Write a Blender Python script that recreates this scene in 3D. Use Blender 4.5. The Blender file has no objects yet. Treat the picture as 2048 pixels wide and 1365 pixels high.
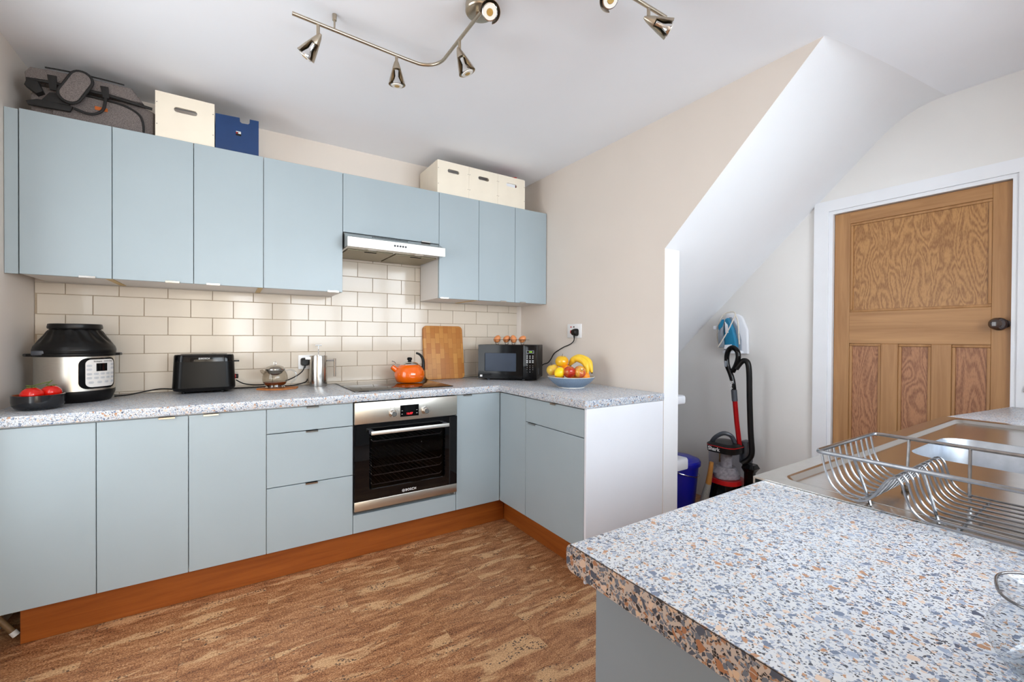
import bpy, bmesh, math, random
from math import sin, cos, pi, radians, atan2, sqrt
from mathutils import Vector, Matrix

random.seed(7)
scene = bpy.context.scene
COL = scene.collection

# ------------------------------------------------------------------ camera
CAM_H = 1.2076
yaw, pitch, roll = radians(32.894), radians(-0.445), radians(0.326)
F0 = Vector((sin(yaw), cos(yaw), 0)); R0 = Vector((cos(yaw), -sin(yaw), 0)); U0 = Vector((0, 0, 1))
FW = F0 * cos(pitch) + U0 * sin(pitch)
U1 = -F0 * sin(pitch) + U0 * cos(pitch)
RT = R0 * cos(roll) + U1 * sin(roll)
UP = -R0 * sin(roll) + U1 * cos(roll)
camd = bpy.data.cameras.new('camera')
camd.sensor_width = 36.0
camd.lens = 867.5 / 2048 * 36.0
camd.clip_start = 0.02
cam = bpy.data.objects.new('camera', camd); COL.objects.link(cam)
m = Matrix.Identity(4)
for i in range(3):
    m[i][0] = RT[i]; m[i][1] = UP[i]; m[i][2] = -FW[i]
m[2][3] = CAM_H
cam.matrix_world = m
scene.camera = cam

# ------------------------------------------------------------------ world, daylight, exposure
world = bpy.data.worlds.new('sky'); scene.world = world
world.use_nodes = True
wn = world.node_tree
bg = wn.nodes['Background']
sky = wn.nodes.new('ShaderNodeTexSky'); sky.sky_type = 'HOSEK_WILKIE'
sky.turbidity = 3.0; sky.ground_albedo = 0.4; sky.sun_direction = (0.3, -0.5, 0.8)
wn.links.new(sky.outputs[0], bg.inputs[0]); bg.inputs[1].default_value = 0.6

def daylight(name, loc, sx, sy, rot, power, col):
    l = bpy.data.lights.new(name, 'AREA'); l.shape = 'RECTANGLE'
    l.size, l.size_y, l.energy, l.color = sx, sy, power, col
    o = bpy.data.objects.new(name, l); COL.objects.link(o)
    o.location = loc; o.rotation_euler = rot
    return o
# daylight falling through the kitchen window above the sink and the window in the left wall; the rear one is an added warm fill
daylight('window_daylight', (1.50, -1.50, 1.66), 3.0, 1.5, (radians(80), 0, 0), 142, (0.83, 0.92, 1.0))
daylight('side_window_daylight', (-1.03, 1.62, 1.32), 1.15, 1.5, (radians(86), 0, radians(-90)), 23, (0.93, 0.97, 1.0))
daylight('rear_fill_light', (-0.25, -1.99, 1.04), 0.92, 2.0, (radians(90), 0, 0), 25, (1.0, 0.85, 0.64))

vs = scene.view_settings
vs.view_transform = 'Standard'; vs.look = 'None'; vs.gamma = 1.0; vs.use_curve_mapping = False
vs.exposure = 0.42
cy = scene.cycles
cy.use_denoising = True
cy.max_bounces = 10; cy.diffuse_bounces = 5; cy.glossy_bounces = 4; cy.transmission_bounces = 6; cy.transparent_max_bounces = 10
cy.use_adaptive_sampling = True; cy.adaptive_threshold = 0.05
cy.sample_clamp_indirect = 6.0; cy.use_light_tree = False
world.cycles.sampling_method = 'NONE'
cy.caustics_reflective = False; cy.caustics_refractive = False

# ------------------------------------------------------------------ materials
def S(r, g, b):
    f = lambda c: (c / 255 / 12.92) if c / 255 <= 0.04045 else ((c / 255 + 0.055) / 1.055) ** 2.4
    return (f(r), f(g), f(b), 1.0)

class NT:
    def __init__(self, name):
        self.m = bpy.data.materials.new(name); self.m.use_nodes = True
        self.t = self.m.node_tree; self.b = self.t.nodes['Principled BSDF']
    def n(self, typ, **kw):
        x = self.t.nodes.new(typ)
        for k, v in kw.items():
            if k.startswith('i_'):
                key = k[2:]
                key = int(key) if key.isdigit() else key.replace('_', ' ')
                x.inputs[key].default_value = v
            else: setattr(x, k, v)
        return x
    def l(self, a, b): self.t.links.new(a, b)
    def coords(self, scale=(1, 1, 1), kind='Object', rot=(0, 0, 0)):
        tc = self.n('ShaderNodeTexCoord'); mp = self.n('ShaderNodeMapping')
        mp.inputs['Scale'].default_value = scale; mp.inputs['Rotation'].default_value = rot
        self.l(tc.outputs[kind], mp.inputs[0]); return mp.outputs[0]
    def noise(self, vec, scale, detail=2, rough=.5, dist=0):
        x = self.n('ShaderNodeTexNoise'); x.inputs['Scale'].default_value = scale
        x.inputs['Detail'].default_value = detail; x.inputs['Roughness'].default_value = rough
        x.inputs['Distortion'].default_value = dist
        if vec is not None: self.l(vec, x.inputs['Vector'])
        return x
    def ramp(self, fac, stops, interp='LINEAR'):
        r = self.n('ShaderNodeValToRGB'); cr = r.color_ramp; cr.interpolation = interp
        while len(cr.elements) < len(stops): cr.elements.new(0.5)
        for e, (p, c) in zip(cr.elements, stops):
            e.position = p; e.color = c if len(c) == 4 else (*c, 1)
        self.l(fac, r.inputs[0]); return r.outputs[0]
    def mix(self, fac, a, b):
        x = self.n('ShaderNodeMix', data_type='RGBA')
        for v, i in ((fac, 0), (a, 6), (b, 7)):
            if hasattr(v, 'links') or hasattr(v, 'is_linked'): self.l(v, x.inputs[i])
            else: x.inputs[i].default_value = v
        return x.outputs[2]
    def math(self, op, a, b=0.0):
        x = self.n('ShaderNodeMath', operation=op)
        for v, i in ((a, 0), (b, 1)):
            if hasattr(v, 'is_linked'): self.l(v, x.inputs[i])
            else: x.inputs[i].default_value = v
        return x.outputs[0]
    def bump(self, h, strength=.1, dist=.002):
        x = self.n('ShaderNodeBump'); x.inputs['Strength'].default_value = strength; x.inputs['Distance'].default_value = dist
        self.l(h, x.inputs['Height']); self.l(x.outputs[0], self.b.inputs['Normal'])
    def set(self, **kw):
        for k, v in kw.items(): self.b.inputs[k.replace('_', ' ')].default_value = v

MATS = {}
def pm(name, col, rough=.5, metal=0., var=.06, scale=25, bump=0., bscale=60, coat=0., spec=.5, stretch=(1, 1, 1)):
    k = NT(name)
    v = k.coords(stretch)
    nz = k.noise(v, scale, 3)
    a = tuple(min(1, c * (1 + var)) for c in col[:3]) + (1,)
    b = tuple(c * (1 - var) for c in col[:3]) + (1,)
    k.l(k.ramp(nz.outputs[0], [(.3, b), (.7, a)]), k.b.inputs['Base Color'])
    k.set(Roughness=rough, Metallic=metal, Coat_Weight=coat, Specular_IOR_Level=spec)
    if bump:
        k.bump(k.noise(v, bscale, 4).outputs[0], bump)
    MATS[name] = k.m
    return k.m

def glassmat(name, col, rough=.0, alpha_mix=None):
    k = NT(name)
    nz = k.noise(k.coords(), 8, 2)
    c2 = tuple(c * .97 for c in col[:3]) + (1,)
    k.l(k.ramp(nz.outputs[0], [(.3, c2), (.7, col)]), k.b.inputs['Base Color'])
    k.set(Roughness=rough, IOR=1.45, Transmission_Weight=1.0)
    MATS[name] = k.m
    return k.m

def thin_glass(name, tint, refl=.08):
    # thin clear sheet: mostly see-through, a little mirror at grazing angles
    k = NT(name); t = k.t
    out = [n for n in t.nodes if n.type == 'OUTPUT_MATERIAL'][0]
    t.nodes.remove(k.b)
    tr = k.n('ShaderNodeBsdfTransparent'); gl = k.n('ShaderNodeBsdfGlossy'); gl.inputs['Roughness'].default_value = .02
    nz = k.noise(k.coords(), 6, 2)
    k.l(k.ramp(nz.outputs[0], [(.3, tuple(c * .97 for c in tint[:3]) + (1,)), (.7, tint)]), tr.inputs[0])
    lw = k.n('ShaderNodeLayerWeight'); lw.inputs[0].default_value = .5
    ms = k.n('ShaderNodeMixShader')
    k.l(k.math('ADD', k.math('MULTIPLY', k.math('POWER', lw.outputs['Facing'], 4.0), .6), refl - .03), ms.inputs[0])
    k.l(tr.outputs[0], ms.inputs[1]); k.l(gl.outputs[0], ms.inputs[2]); k.l(ms.outputs[0], out.inputs[0])
    MATS[name] = k.m
    return k.m

pm('wall_paint', S(227, 217, 207), .75, var=.015, scale=3, bump=.06, bscale=90)
pm('wall_paint_cool_lit', S(228, 226, 223), .75, var=.012, scale=3, bump=.06, bscale=90)  # wall_paint made paler and cooler: window light put into the door wall's colour
pm('ceiling_white', S(243, 245, 250), .8, var=.01, scale=3, bump=.04, bscale=70)
pm('white_paint', S(236, 237, 240), .7, var=.012, scale=3, bump=.05, bscale=70)
pm('trim_white', S(232, 234, 238), .35, var=.015, scale=6)
pm('tile_glaze', S(214, 202, 186), .1, var=.02, scale=7, bump=.03, bscale=9, spec=.32)
pm('grout', S(178, 160, 138), .85, var=.08, scale=80)
pm('blue_door', S(163, 176, 182), .36, var=.02, scale=4, bump=.02, bscale=200, spec=.4)
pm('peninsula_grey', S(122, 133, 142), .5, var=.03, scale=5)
pm('melamine', S(226, 222, 218), .42, var=.015, scale=6)
pm('white_panel', S(230, 232, 238), .4, var=.012, scale=5)
pm('edge_beech', S(206, 176, 120), .55, var=.08, scale=40)
pm('steel', S(196, 193, 188), .2, 1., var=.05, scale=60, stretch=(1, 1, 14))
pm('basin_steel', S(178, 184, 192), .42, 1., var=.08, scale=40)
pm('toaster_black', S(10, 10, 10), .3, var=.15, scale=40, spec=.18)
pm('button_grey', S(196, 196, 198), .4, var=.03)
pm('print_dark', S(70, 68, 66), .5, var=.05)
pm('rack_wire', S(214, 214, 212), .45, .2, var=.05)
pm('steel_bright', S(226, 224, 218), .42, 1., var=.03, scale=60)
pm('steel_brushed', S(205, 200, 190), .33, 1., var=.06, scale=40, stretch=(.3, 3, 20))
pm('chrome', S(214, 214, 214), .1, 1., var=.03, scale=20)
pm('nickel', S(186, 174, 156), .28, 1., var=.06, scale=50)
pm('wire_steel', S(158, 160, 164), .2, 1., var=.12, scale=90)
pm('black_plastic', S(15, 14, 14), .36, var=.15, scale=40, spec=.28)
pm('black_gloss', S(8, 8, 10), .08, var=.1, scale=12, spec=.25)
pm('black_glass', S(8, 8, 10), .03, var=.1, scale=5)
pm('gap_dark', S(20, 18, 16), .9, var=.2, scale=30)
pm('dark_grey', S(62, 66, 74), .4, var=.1, scale=30)
pm('red_plastic', S(190, 22, 28), .3, var=.06, scale=20)
pm('red_metal', S(196, 26, 30), .22, .6, var=.05, scale=20)
pm('print_white', S(235, 235, 235), .5, var=.01)
pm('print_grey', S(120, 116, 110), .5, var=.05)
pm('orange_enamel', S(244, 106, 10), .12, var=.03, scale=6, coat=.6)
pm('stoneware_blue', S(118, 136, 156), .35, var=.14, scale=220)
pm('stoneware_rim', S(226, 222, 212), .4, var=.05)
pm('bowl_black', S(28, 29, 32), .16, var=.1, scale=30)
pm('terracotta', S(170, 98, 58), .5, var=.1, scale=60)
pm('tomato', S(206, 20, 8), .2, var=.06, scale=14, coat=.4)
pm('stalk_green', S(92, 108, 40), .6, var=.2, scale=60)
pm('egg_shell', S(214, 136, 82), .45, var=.08, scale=120)
pm('banana_skin', S(238, 196, 48), .42, var=.07, scale=30)
pm('banana_end', S(84, 66, 32), .7, var=.2, scale=60)
pm('lemon_skin', S(246, 206, 20), .35, var=.05, scale=60, bump=.25, bscale=160)
pm('orange_skin', S(244, 146, 20), .4, var=.05, scale=60, bump=.25, bscale=160)
pm('stem_brown', S(80, 60, 36), .8, var=.2, scale=60)
pm('ply_white', S(238, 228, 210), .5, var=.025, scale=9)
pm('ply_edge', S(196, 160, 112), .6, var=.1, scale=60)
pm('file_blue', S(0, 48, 98), .4, var=.06, scale=14)
pm('screw_dark', S(70, 64, 58), .5, .6, var=.1)
pm('bag_black', S(24, 22, 22), .75, var=.15, scale=80)
pm('leather_tan', S(186, 92, 22), .55, var=.1, scale=60)
pm('bucket_blue', S(18, 24, 150), .3, var=.05, scale=10)
pm('white_plastic', S(232, 234, 240), .35, var=.02, scale=8)
pm('grey_plastic', S(140, 148, 158), .35, var=.05, scale=20)
pm('iron_teal', S(20, 120, 160), .25, var=.06, scale=20)
pm('cord_white', S(222, 214, 200), .7, var=.08, scale=120)
pm('dust', S(186, 182, 184), .9, var=.25, scale=60)
pm('brass_foot', S(190, 150, 70), .35, .8, var=.1)
pm('pipe_tan', S(120, 92, 60), .6, var=.15, scale=60)
pm('knob_dark', S(52, 36, 32), .15, var=.1, scale=30, coat=.5)
pm('socket_white', S(238, 238, 238), .3, var=.01)
pm('tea', S(110, 48, 12), .1, var=.1, scale=20)
pm('filter_mesh', S(150, 140, 118), .45, .9, var=.18, scale=240)
pm('lens', S(235, 235, 230), .2, var=.02)
pm('bulb_face', S(236, 232, 224), .15, var=.03)
pm('bulb_core', S(196, 160, 92), .25, .4, var=.1)
pm('bucket_brush', S(150, 150, 146), .8, var=.15, scale=120)
pm('brush_wood', S(176, 122, 60), .5, var=.1, scale=60, stretch=(6, 6, 1))
pm('grass', S(96, 120, 52), .9, var=.3, scale=8)
pm('mw_window', S(46, 58, 76), .3, var=.25, scale=3, spec=.3)
glassmat('clear_glass', S(252, 253, 253))
thin_glass('pot_glass', S(232, 228, 220))
thin_glass('jug_glass', S(246, 248, 250), .07)
thin_glass('jug_rim', S(150, 148, 150), .25)
thin_glass('oven_pane', S(176, 172, 174), .05)
thin_glass('bin_clear', S(232, 232, 236), .06)

def emis(name, col, st):
    k = NT(name)
    nz = k.noise(k.coords(), 20, 1)
    c = k.ramp(nz.outputs[0], [(.2, tuple(x * .95 for x in col[:3]) + (1,)), (.8, col)])
    k.l(c, k.b.inputs['Emission Color']); k.set(Emission_Strength=st, Base_Color=(0, 0, 0, 1)); MATS[name] = k.m
emis('led_red', (1, .02, .03, 1), 1.6)
emis('led_green', (.45, 1, .02, 1), .9)

def terrazzo(name, edge_band=False):
    k = NT(name)
    v0 = k.coords()
    dn = k.noise(v0, 60, 2)
    vm = k.n('ShaderNodeVectorMath', operation='MULTIPLY_ADD')
    k.l(dn.outputs['Color'], vm.inputs[0]); vm.inputs[1].default_value = (.006, .006, .006); k.l(v0, vm.inputs[2])
    v = vm.outputs[0]
    def layer(scale, edge, stops, off):
        mp = k.n('ShaderNodeMapping'); mp.inputs['Location'].default_value = off; k.l(v, mp.inputs[0])
        a = k.n('ShaderNodeTexVoronoi'); a.inputs['Scale'].default_value = scale
        e = k.n('ShaderNodeTexVoronoi', feature='DISTANCE_TO_EDGE'); e.inputs['Scale'].default_value = scale
        k.l(mp.outputs[0], a.inputs['Vector']); k.l(mp.outputs[0], e.inputs['Vector'])
        sp = k.n('ShaderNodeSeparateColor'); k.l(a.outputs['Color'], sp.inputs[0])
        col = k.ramp(sp.outputs[0], stops, 'CONSTANT')
        pres = k.ramp(sp.outputs[1], [(0, (0, 0, 0, 1)), (edge[1], (1, 1, 1, 1))], 'CONSTANT')
        msk = k.math('GREATER_THAN', e.outputs['Distance'], edge[0])
        return col, k.math('MULTIPLY', msk, pres)
    base = S(208, 212, 216)
    c3, m3 = layer(460, (.05, .66), [(0, S(46, 48, 56)), (.35, S(150, 160, 178)), (.7, S(110, 122, 142)), (.92, S(196, 158, 128))], (3, 1, 2))
    c2, m2 = layer(240, (.08, .60), [(0, S(160, 172, 192)), (.3, S(108, 122, 146)), (.5, S(212, 188, 170)), (.62, S(66, 72, 86)), (.68, S(198, 206, 216)), (.92, S(186, 144, 112))], (0, 5, 1))
    c1, m1 = layer(120, (.10, .86), [(0, S(110, 124, 148)), (.40, S(180, 136, 104)), (.60, S(156, 170, 192)), (.78, S(216, 194, 176)), (.95, S(76, 86, 106))], (2, 2, 7))
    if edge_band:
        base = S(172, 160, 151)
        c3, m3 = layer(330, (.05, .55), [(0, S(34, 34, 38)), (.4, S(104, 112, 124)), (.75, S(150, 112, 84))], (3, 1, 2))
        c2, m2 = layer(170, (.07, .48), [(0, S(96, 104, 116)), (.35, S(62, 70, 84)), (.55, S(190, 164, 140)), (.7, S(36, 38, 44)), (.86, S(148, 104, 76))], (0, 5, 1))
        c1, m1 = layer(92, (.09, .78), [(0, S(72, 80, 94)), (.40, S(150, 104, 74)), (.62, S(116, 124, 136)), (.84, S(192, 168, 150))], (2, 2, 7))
    x = k.mix(m3, base, c3); x = k.mix(m2, x, c2); x = k.mix(m1, x, c1)
    k.l(x, k.b.inputs['Base Color']); k.set(Roughness=.32)
    MATS[name] = k.m
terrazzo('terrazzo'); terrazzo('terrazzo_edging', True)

def cork(name):
    k = NT(name)
    tc = k.n('ShaderNodeTexCoord'); oi = k.n('ShaderNodeObjectInfo')
    off = k.math('MULTIPLY', oi.outputs['Random'], 40.0)
    cb = k.n('ShaderNodeCombineXYZ'); k.l(off, cb.inputs[0]); k.l(off, cb.inputs[1])
    ad = k.n('ShaderNodeVectorMath', operation='ADD'); k.l(tc.outputs['Object'], ad.inputs[0]); k.l(cb.outputs[0], ad.inputs[1])
    v = ad.outputs[0]
    def mp(s):
        x = k.n('ShaderNodeMapping'); x.inputs['Scale'].default_value = s; k.l(v, x.inputs[0]); return x.outputs[0]
    n1 = k.noise(mp((3.4, 13, 1)), 1.0, 6, .64, .6)
    mask = k.ramp(n1.outputs[0], [(.53, (0, 0, 0, 1)), (.60, (1, 1, 1, 1))])
    fine = k.noise(mp((170, 260, 1)), 1.0, 2, .6)
    mid = k.noise(mp((9, 34, 1)), 1.0, 4, .6, .8)
    fm = k.math('ADD', k.math('MULTIPLY', fine.outputs[0], .6), k.math('MULTIPLY', mid.outputs[0], .4))
    brown = k.ramp(fm, [(.36, S(92, 54, 33)), (.46, S(148, 97, 61)), (.54, S(178, 125, 83)), (.64, S(214, 168, 124))])
    light = k.ramp(fine.outputs[0], [(.3, S(184, 136, 90)), (.6, S(228, 188, 142))])
    c = k.mix(k.math('MULTIPLY', mask, .75), brown, light)
    vo = k.n('ShaderNodeTexVoronoi'); vo.inputs['Scale'].default_value = 1.0; k.l(mp((90, 170, 1)), vo.inputs['Vector'])
    sp = k.n('ShaderNodeSeparateColor'); k.l(vo.outputs['Color'], sp.inputs[0])
    n2 = k.noise(mp((7, 24, 1)), 1.0, 3)
    spk = k.math('MULTIPLY', k.math('LESS_THAN', vo.outputs['Distance'], .42), k.math('GREATER_THAN', sp.outputs[0], .42))
    near = k.ramp(n1.outputs[0], [(.5, (0, 0, 0, 1)), (.56, (1, 1, 1, 1))])
    spk = k.math('MULTIPLY', k.math('MULTIPLY', spk, near), k.math('GREATER_THAN', n2.outputs[0], .52))
    c = k.mix(k.math('MULTIPLY', spk, .9), c, S(52, 42, 42))
    k.l(c, k.b.inputs['Base Color']); k.set(Roughness=.5)
    k.bump(fine.outputs[0], .12, .001)
    MATS[name] = k.m
cork('cork')

def wood(name, dark, light, stretch, scale=1., rough=.45, flame=False, streak=.5):
    k = NT(name)
    v = k.coords(stretch)
    if flame:
        n = k.noise(v, scale, 2, .45, .5)
        s = k.math('SINE', k.math('MULTIPLY', n.outputs[0], 95.0))
        f = k.noise(v, scale * 22, 3)
        t = k.math('ADD', k.math('MULTIPLY', s, .16), k.math('MULTIPLY', f.outputs[0], .9))
        c = k.ramp(t, [(.22, dark), (.62, light)])
    else:
        n = k.noise(v, scale, 4, .6, .6)
        c = k.ramp(n.outputs[0], [(.5 - streak / 2, dark), (.5 + streak / 2, light)])
    k.l(c, k.b.inputs['Base Color']); k.set(Roughness=rough)
    MATS[name] = k.m
wood('plinth_cherry', S(134, 66, 18), S(166, 92, 34), (2, 2, 30), 1.2, .35)
wood('pine_vertical', S(148, 102, 58), S(182, 136, 88), (30, 30, 1.6), 1.0, .42)
wood('pine_horizontal', S(148, 102, 58), S(182, 136, 88), (30, 1.6, 30), 1.0, .42)
wood('pine_flame', S(138, 92, 48), S(178, 130, 76), (4, 9, 2.2), 1.15, .38, flame=True)
wood('pine_flame_red', S(132, 84, 54), S(174, 122, 84), (4, 9, 2.0), 1.25, .42, flame=True)
wood('cork_mat', S(150, 84, 36), S(196, 124, 62), (90, 90, 90), 1.0, .7)

def board_mat():
    k = NT('board_blocks')
    v = k.coords()
    sp = k.n('ShaderNodeSeparateXYZ'); k.l(v, sp.inputs[0])
    cb = k.n('ShaderNodeCombineXYZ'); k.l(sp.outputs[2], cb.inputs[0]); k.l(sp.outputs[0], cb.inputs[1])
    br = k.n('ShaderNodeTexBrick'); k.l(cb.outputs[0], br.inputs['Vector'])
    br.inputs['Scale'].default_value = 1.0; br.inputs['Brick Width'].default_value = .075; br.inputs['Row Height'].default_value = .034
    br.inputs['Mortar Size'].default_value = .0006; br.inputs['Color1'].default_value = S(168, 100, 40); br.inputs['Color2'].default_value = S(206, 148, 76)
    br.inputs['Mortar'].default_value = S(120, 70, 30); br.inputs['Bias'].default_value = .1
    mp = k.n('ShaderNodeMapping'); mp.inputs['Scale'].default_value = (60, 60, 10); k.l(v, mp.inputs[0])
    n = k.noise(mp.outputs[0], 1.5, 4, .6, 1)
    c = k.mix(k.math('MULTIPLY', n.outputs[0], .55), br.outputs[0], S(176, 112, 48))
    k.l(c, k.b.inputs['Base Color']); k.set(Roughness=.5); MATS['board_blocks'] = k.m
board_mat()

def melange():
    k = NT('grey_melange')
    v = k.coords((260, 260, 900))
    n = k.noise(v, 1.0, 3, .7)
    k.l(k.ramp(n.outputs[0], [(.35, S(66, 60, 60)), (.65, S(140, 130, 126))]), k.b.inputs['Base Color'])
    k.set(Roughness=.9); k.bump(n.outputs[0], .2, .001); MATS['grey_melange'] = k.m
melange()

def apple_mat(name, base, blush, bias):
    k = NT(name)
    v = k.coords((1, 1, .5))
    n = k.noise(v, 26, 4, .6, .6); g = k.noise(k.coords(), 9, 2)
    t = k.math('ADD', k.math('MULTIPLY', n.outputs[0], .55), k.math('MULTIPLY', g.outputs[0], .6))
    k.l(k.ramp(t, [(bias - .1, base), (bias + .1, blush)]), k.b.inputs['Base Color'])
    k.set(Roughness=.22, Coat_Weight=.3); MATS[name] = k.m
apple_mat('apple_golden', S(226, 176, 24), S(226, 110, 24), .66)
apple_mat('apple_pale', S(226, 188, 70), S(214, 120, 50), .62)
apple_mat('apple_red', S(206, 150, 60), S(176, 40, 22), .44)
apple_mat('apple_striped', S(222, 176, 60), S(186, 70, 50), .54)

# ------------------------------------------------------------------ mesh helpers
def rrect(w, d, r, n=6, cx=0, cy=0):
    r = min(r, w / 2 - 1e-5, d / 2 - 1e-5); pts = []
    for (sx, sy, a0) in ((1, 1, 0), (-1, 1, 90), (-1, -1, 180), (1, -1, 270)):
        for i in range(n + 1):
            a = radians(a0 + 90 * i / n)
            pts.append((cx + sx * (w / 2 - r) + r * cos(a), cy + sy * (d / 2 - r) + r * sin(a)))
    return pts

def smooth_path(pts, sub=6):
    P = [Vector(p) for p in pts]
    if len(P) < 3: return P
    out = []
    for i in range(len(P) - 1):
        p0 = P[max(i - 1, 0)]; p1 = P[i]; p2 = P[i + 1]; p3 = P[min(i + 2, len(P) - 1)]
        for j in range(sub):
            t = j / sub
            out.append(.5 * ((2 * p1) + (p2 - p0) * t + (2 * p0 - 5 * p1 + 4 * p2 - p3) * t * t + (-p0 + 3 * p1 - 3 * p2 + p3) * t ** 3))
    out.append(P[-1]); return out

class MB:
    def __init__(self): self.bm = bmesh.new()
    def _xf(self, vs, mat):
        if mat is not None: bmesh.ops.transform(self.bm, matrix=mat, verts=vs)
    def box(self, x0, x1, y0, y1, z0, z1, bev=0, seg=2, mat=None):
        r = bmesh.ops.create_cube(self.bm, size=1)
        vs = r['verts']
        for v in vs:
            v.co = Vector(((x0 + x1) / 2 + v.co.x * (x1 - x0), (y0 + y1) / 2 + v.co.y * (y1 - y0), (z0 + z1) / 2 + v.co.z * (z1 - z0)))
        if bev:
            es = list({e for v in vs for e in v.link_edges})
            rr = bmesh.ops.bevel(self.bm, geom=es, offset=bev, segments=seg, profile=.5, affect='EDGES', clamp_overlap=True)
            vs = list({v for f in rr['faces'] for v in f.verts} | {v for v in vs if v.is_valid})
        self._xf(vs, mat); return self
    def poly(self, pts, a, b, axis='z', bev=0, mat=None):
        # prism: pts 2D polygon, extruded from a to b along axis
        def P(p, t):
            if axis == 'z': return Vector((p[0], p[1], t))
            if axis == 'x': return Vector((t, p[0], p[1]))
            return Vector((p[0], t, p[1]))
        bm = self.bm
        A = [bm.verts.new(P(p, a)) for p in pts]; B = [bm.verts.new(P(p, b)) for p in pts]
        n = len(pts)
        fs = [bm.faces.new(A), bm.faces.new(B[::-1])]
        for i in range(n): fs.append(bm.faces.new((A[i], B[i], B[(i + 1) % n], A[(i + 1) % n])))
        bmesh.ops.recalc_face_normals(bm, faces=fs)
        vs = A + B
        if bev:
            es = list({e for f in fs[:2] for e in f.edges})
            rr = bmesh.ops.bevel(bm, geom=es, offset=bev, segments=2, profile=.5, affect='EDGES', clamp_overlap=True)
            vs = list({v for f in rr['faces'] for v in f.verts} | {v for v in vs if v.is_valid})
        self._xf(vs, mat); return self
    def lathe(self, prof, c=(0, 0, 0), n=32, a0=0, a1=360, mat=None, rfun=None):
        bm = self.bm; full = abs(a1 - a0) >= 359.9
        k = n if full else n + 1
        rings = []; allv = []
        for (r, z) in prof:
            if r < 1e-6:
                v = bm.verts.new((c[0], c[1], c[2] + z)); rings.append([v] * k); allv.append(v); continue
            ring = []
            for i in range(k):
                a = radians(a0 + (a1 - a0) * i / n)
                rr = rfun(r, z, a) if rfun else r
                v = bm.verts.new((c[0] + rr * cos(a), c[1] + rr * sin(a), c[2] + z)); ring.append(v); allv.append(v)
            rings.append(ring)
        m_ = k if full else k - 1
        for A, B in zip(rings, rings[1:]):
            for i in range(m_):
                q = [A[i], A[(i + 1) % k], B[(i + 1) % k], B[i]]
                u = []
                for v in q:
                    if v not in u: u.append(v)
                if len(u) >= 3:
                    try: bm.faces.new(u)
                    except ValueError: pass
        self._xf(allv, mat); return self
    def cyl(self, p0, p1, r0, r1=None, n=16):
        p0, p1 = Vector(p0), Vector(p1); d = p1 - p0; L = d.length
        q = Vector((0, 0, 1)).rotation_difference(d).to_matrix().to_4x4()
        r1 = r0 if r1 is None else r1
        return self.lathe([(0, 0), (r0, 0), (r1, L), (0, L)], n=n, mat=Matrix.Translation(p0) @ q)
    def axis(self, prof, p0, d, n=24, a0=0, a1=360, spin=0):
        q = Vector((0, 0, 1)).rotation_difference(Vector(d)).to_matrix().to_4x4()
        return self.lathe(prof, n=n, a0=a0, a1=a1, mat=Matrix.Translation(Vector(p0)) @ q @ Matrix.Rotation(radians(spin), 4, 'Z'))
    def tube(self, pts, r, n=8, closed=False, smooth=0, flat=1.0):
        P = smooth_path(pts, smooth) if smooth else [Vector(p) for p in pts]
        bm = self.bm; rings = []; N = len(P)
        up = None
        for i, p in enumerate(P):
            if closed: t = P[(i + 1) % N] - P[i - 1]
            else: t = P[min(i + 1, N - 1)] - P[max(i - 1, 0)]
            t.normalize()
            if up is None:
                up = Vector((0, 0, 1)) if abs(t.z) < .9 else Vector((1, 0, 0))
            s = t.cross(up)
            if s.length < 1e-5: s = t.orthogonal()
            s.normalize(); up = s.cross(t).normalized()
            rr = r(i / (N - 1)) if callable(r) else r
            rings.append([bm.verts.new(p + (s * cos(2 * pi * j / n) * flat + up * sin(2 * pi * j / n)) * rr) for j in range(n)])
        seq = list(zip(rings, rings[1:])) + ([(rings[-1], rings[0])] if closed else [])
        for A, B in seq:
            for j in range(n): bm.faces.new((A[j], A[(j + 1) % n], B[(j + 1) % n], B[j]))
        if not closed:
            bm.faces.new(rings[0][::-1]); bm.faces.new(rings[-1])
        return self
    def loft(self, secs, cap=True, mat=None):
        # secs: list of (list of (x,y), z)
        bm = self.bm; rings = [[bm.verts.new((x, y, z)) for x, y in p] for p, z in secs]
        for A, B in zip(rings, rings[1:]):
            for i in range(len(A)): bm.faces.new((A[i], A[(i + 1) % len(A)], B[(i + 1) % len(A)], B[i]))
        if cap: bm.faces.new(rings[0][::-1]); bm.faces.new(rings[-1])
        self._xf([v for r in rings for v in r], mat); return self
    def ball(self, c, r, sz=1., n=20, squash=None):
        k = 12; prof = [(r * sin(pi * i / k), -r * sz * cos(pi * i / k)) for i in range(k + 1)]
        prof[0] = (0, -r * sz); prof[-1] = (0, r * sz)
        return self.lathe(prof, c=c, n=n)
    def add_mesh(self, me, mat=None):
        n0 = len(self.bm.verts); self.bm.from_mesh(me); self.bm.verts.ensure_lookup_table()
        self._xf(list(self.bm.verts)[n0:], mat); return self
    def build(self, name, mat, parent=None, smooth=35, sharp=False):
        bm = self.bm
        bmesh.ops.recalc_face_normals(bm, faces=bm.faces)
        me = bpy.data.meshes.new(name)
        org = ORG.get(parent) if parent is not None else None
        if parent is None:
            xs = [v.co for v in bm.verts]
            lo = Vector([min(c[i] for c in xs) for i in range(3)]); hi = Vector([max(c[i] for c in xs) for i in range(3)])
            base = Vector(((lo.x + hi.x) / 2, (lo.y + hi.y) / 2, lo.z))
        else: base = org
        bmesh.ops.translate(bm, verts=bm.verts, vec=-base)
        bm.to_mesh(me); bm.free()
        me.materials.append(MATS[mat])
        o = bpy.data.objects.new(name, me); COL.objects.link(o)
        if parent is None: o.location = base
        else: o.parent = parent
        ORG[o] = base
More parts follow.
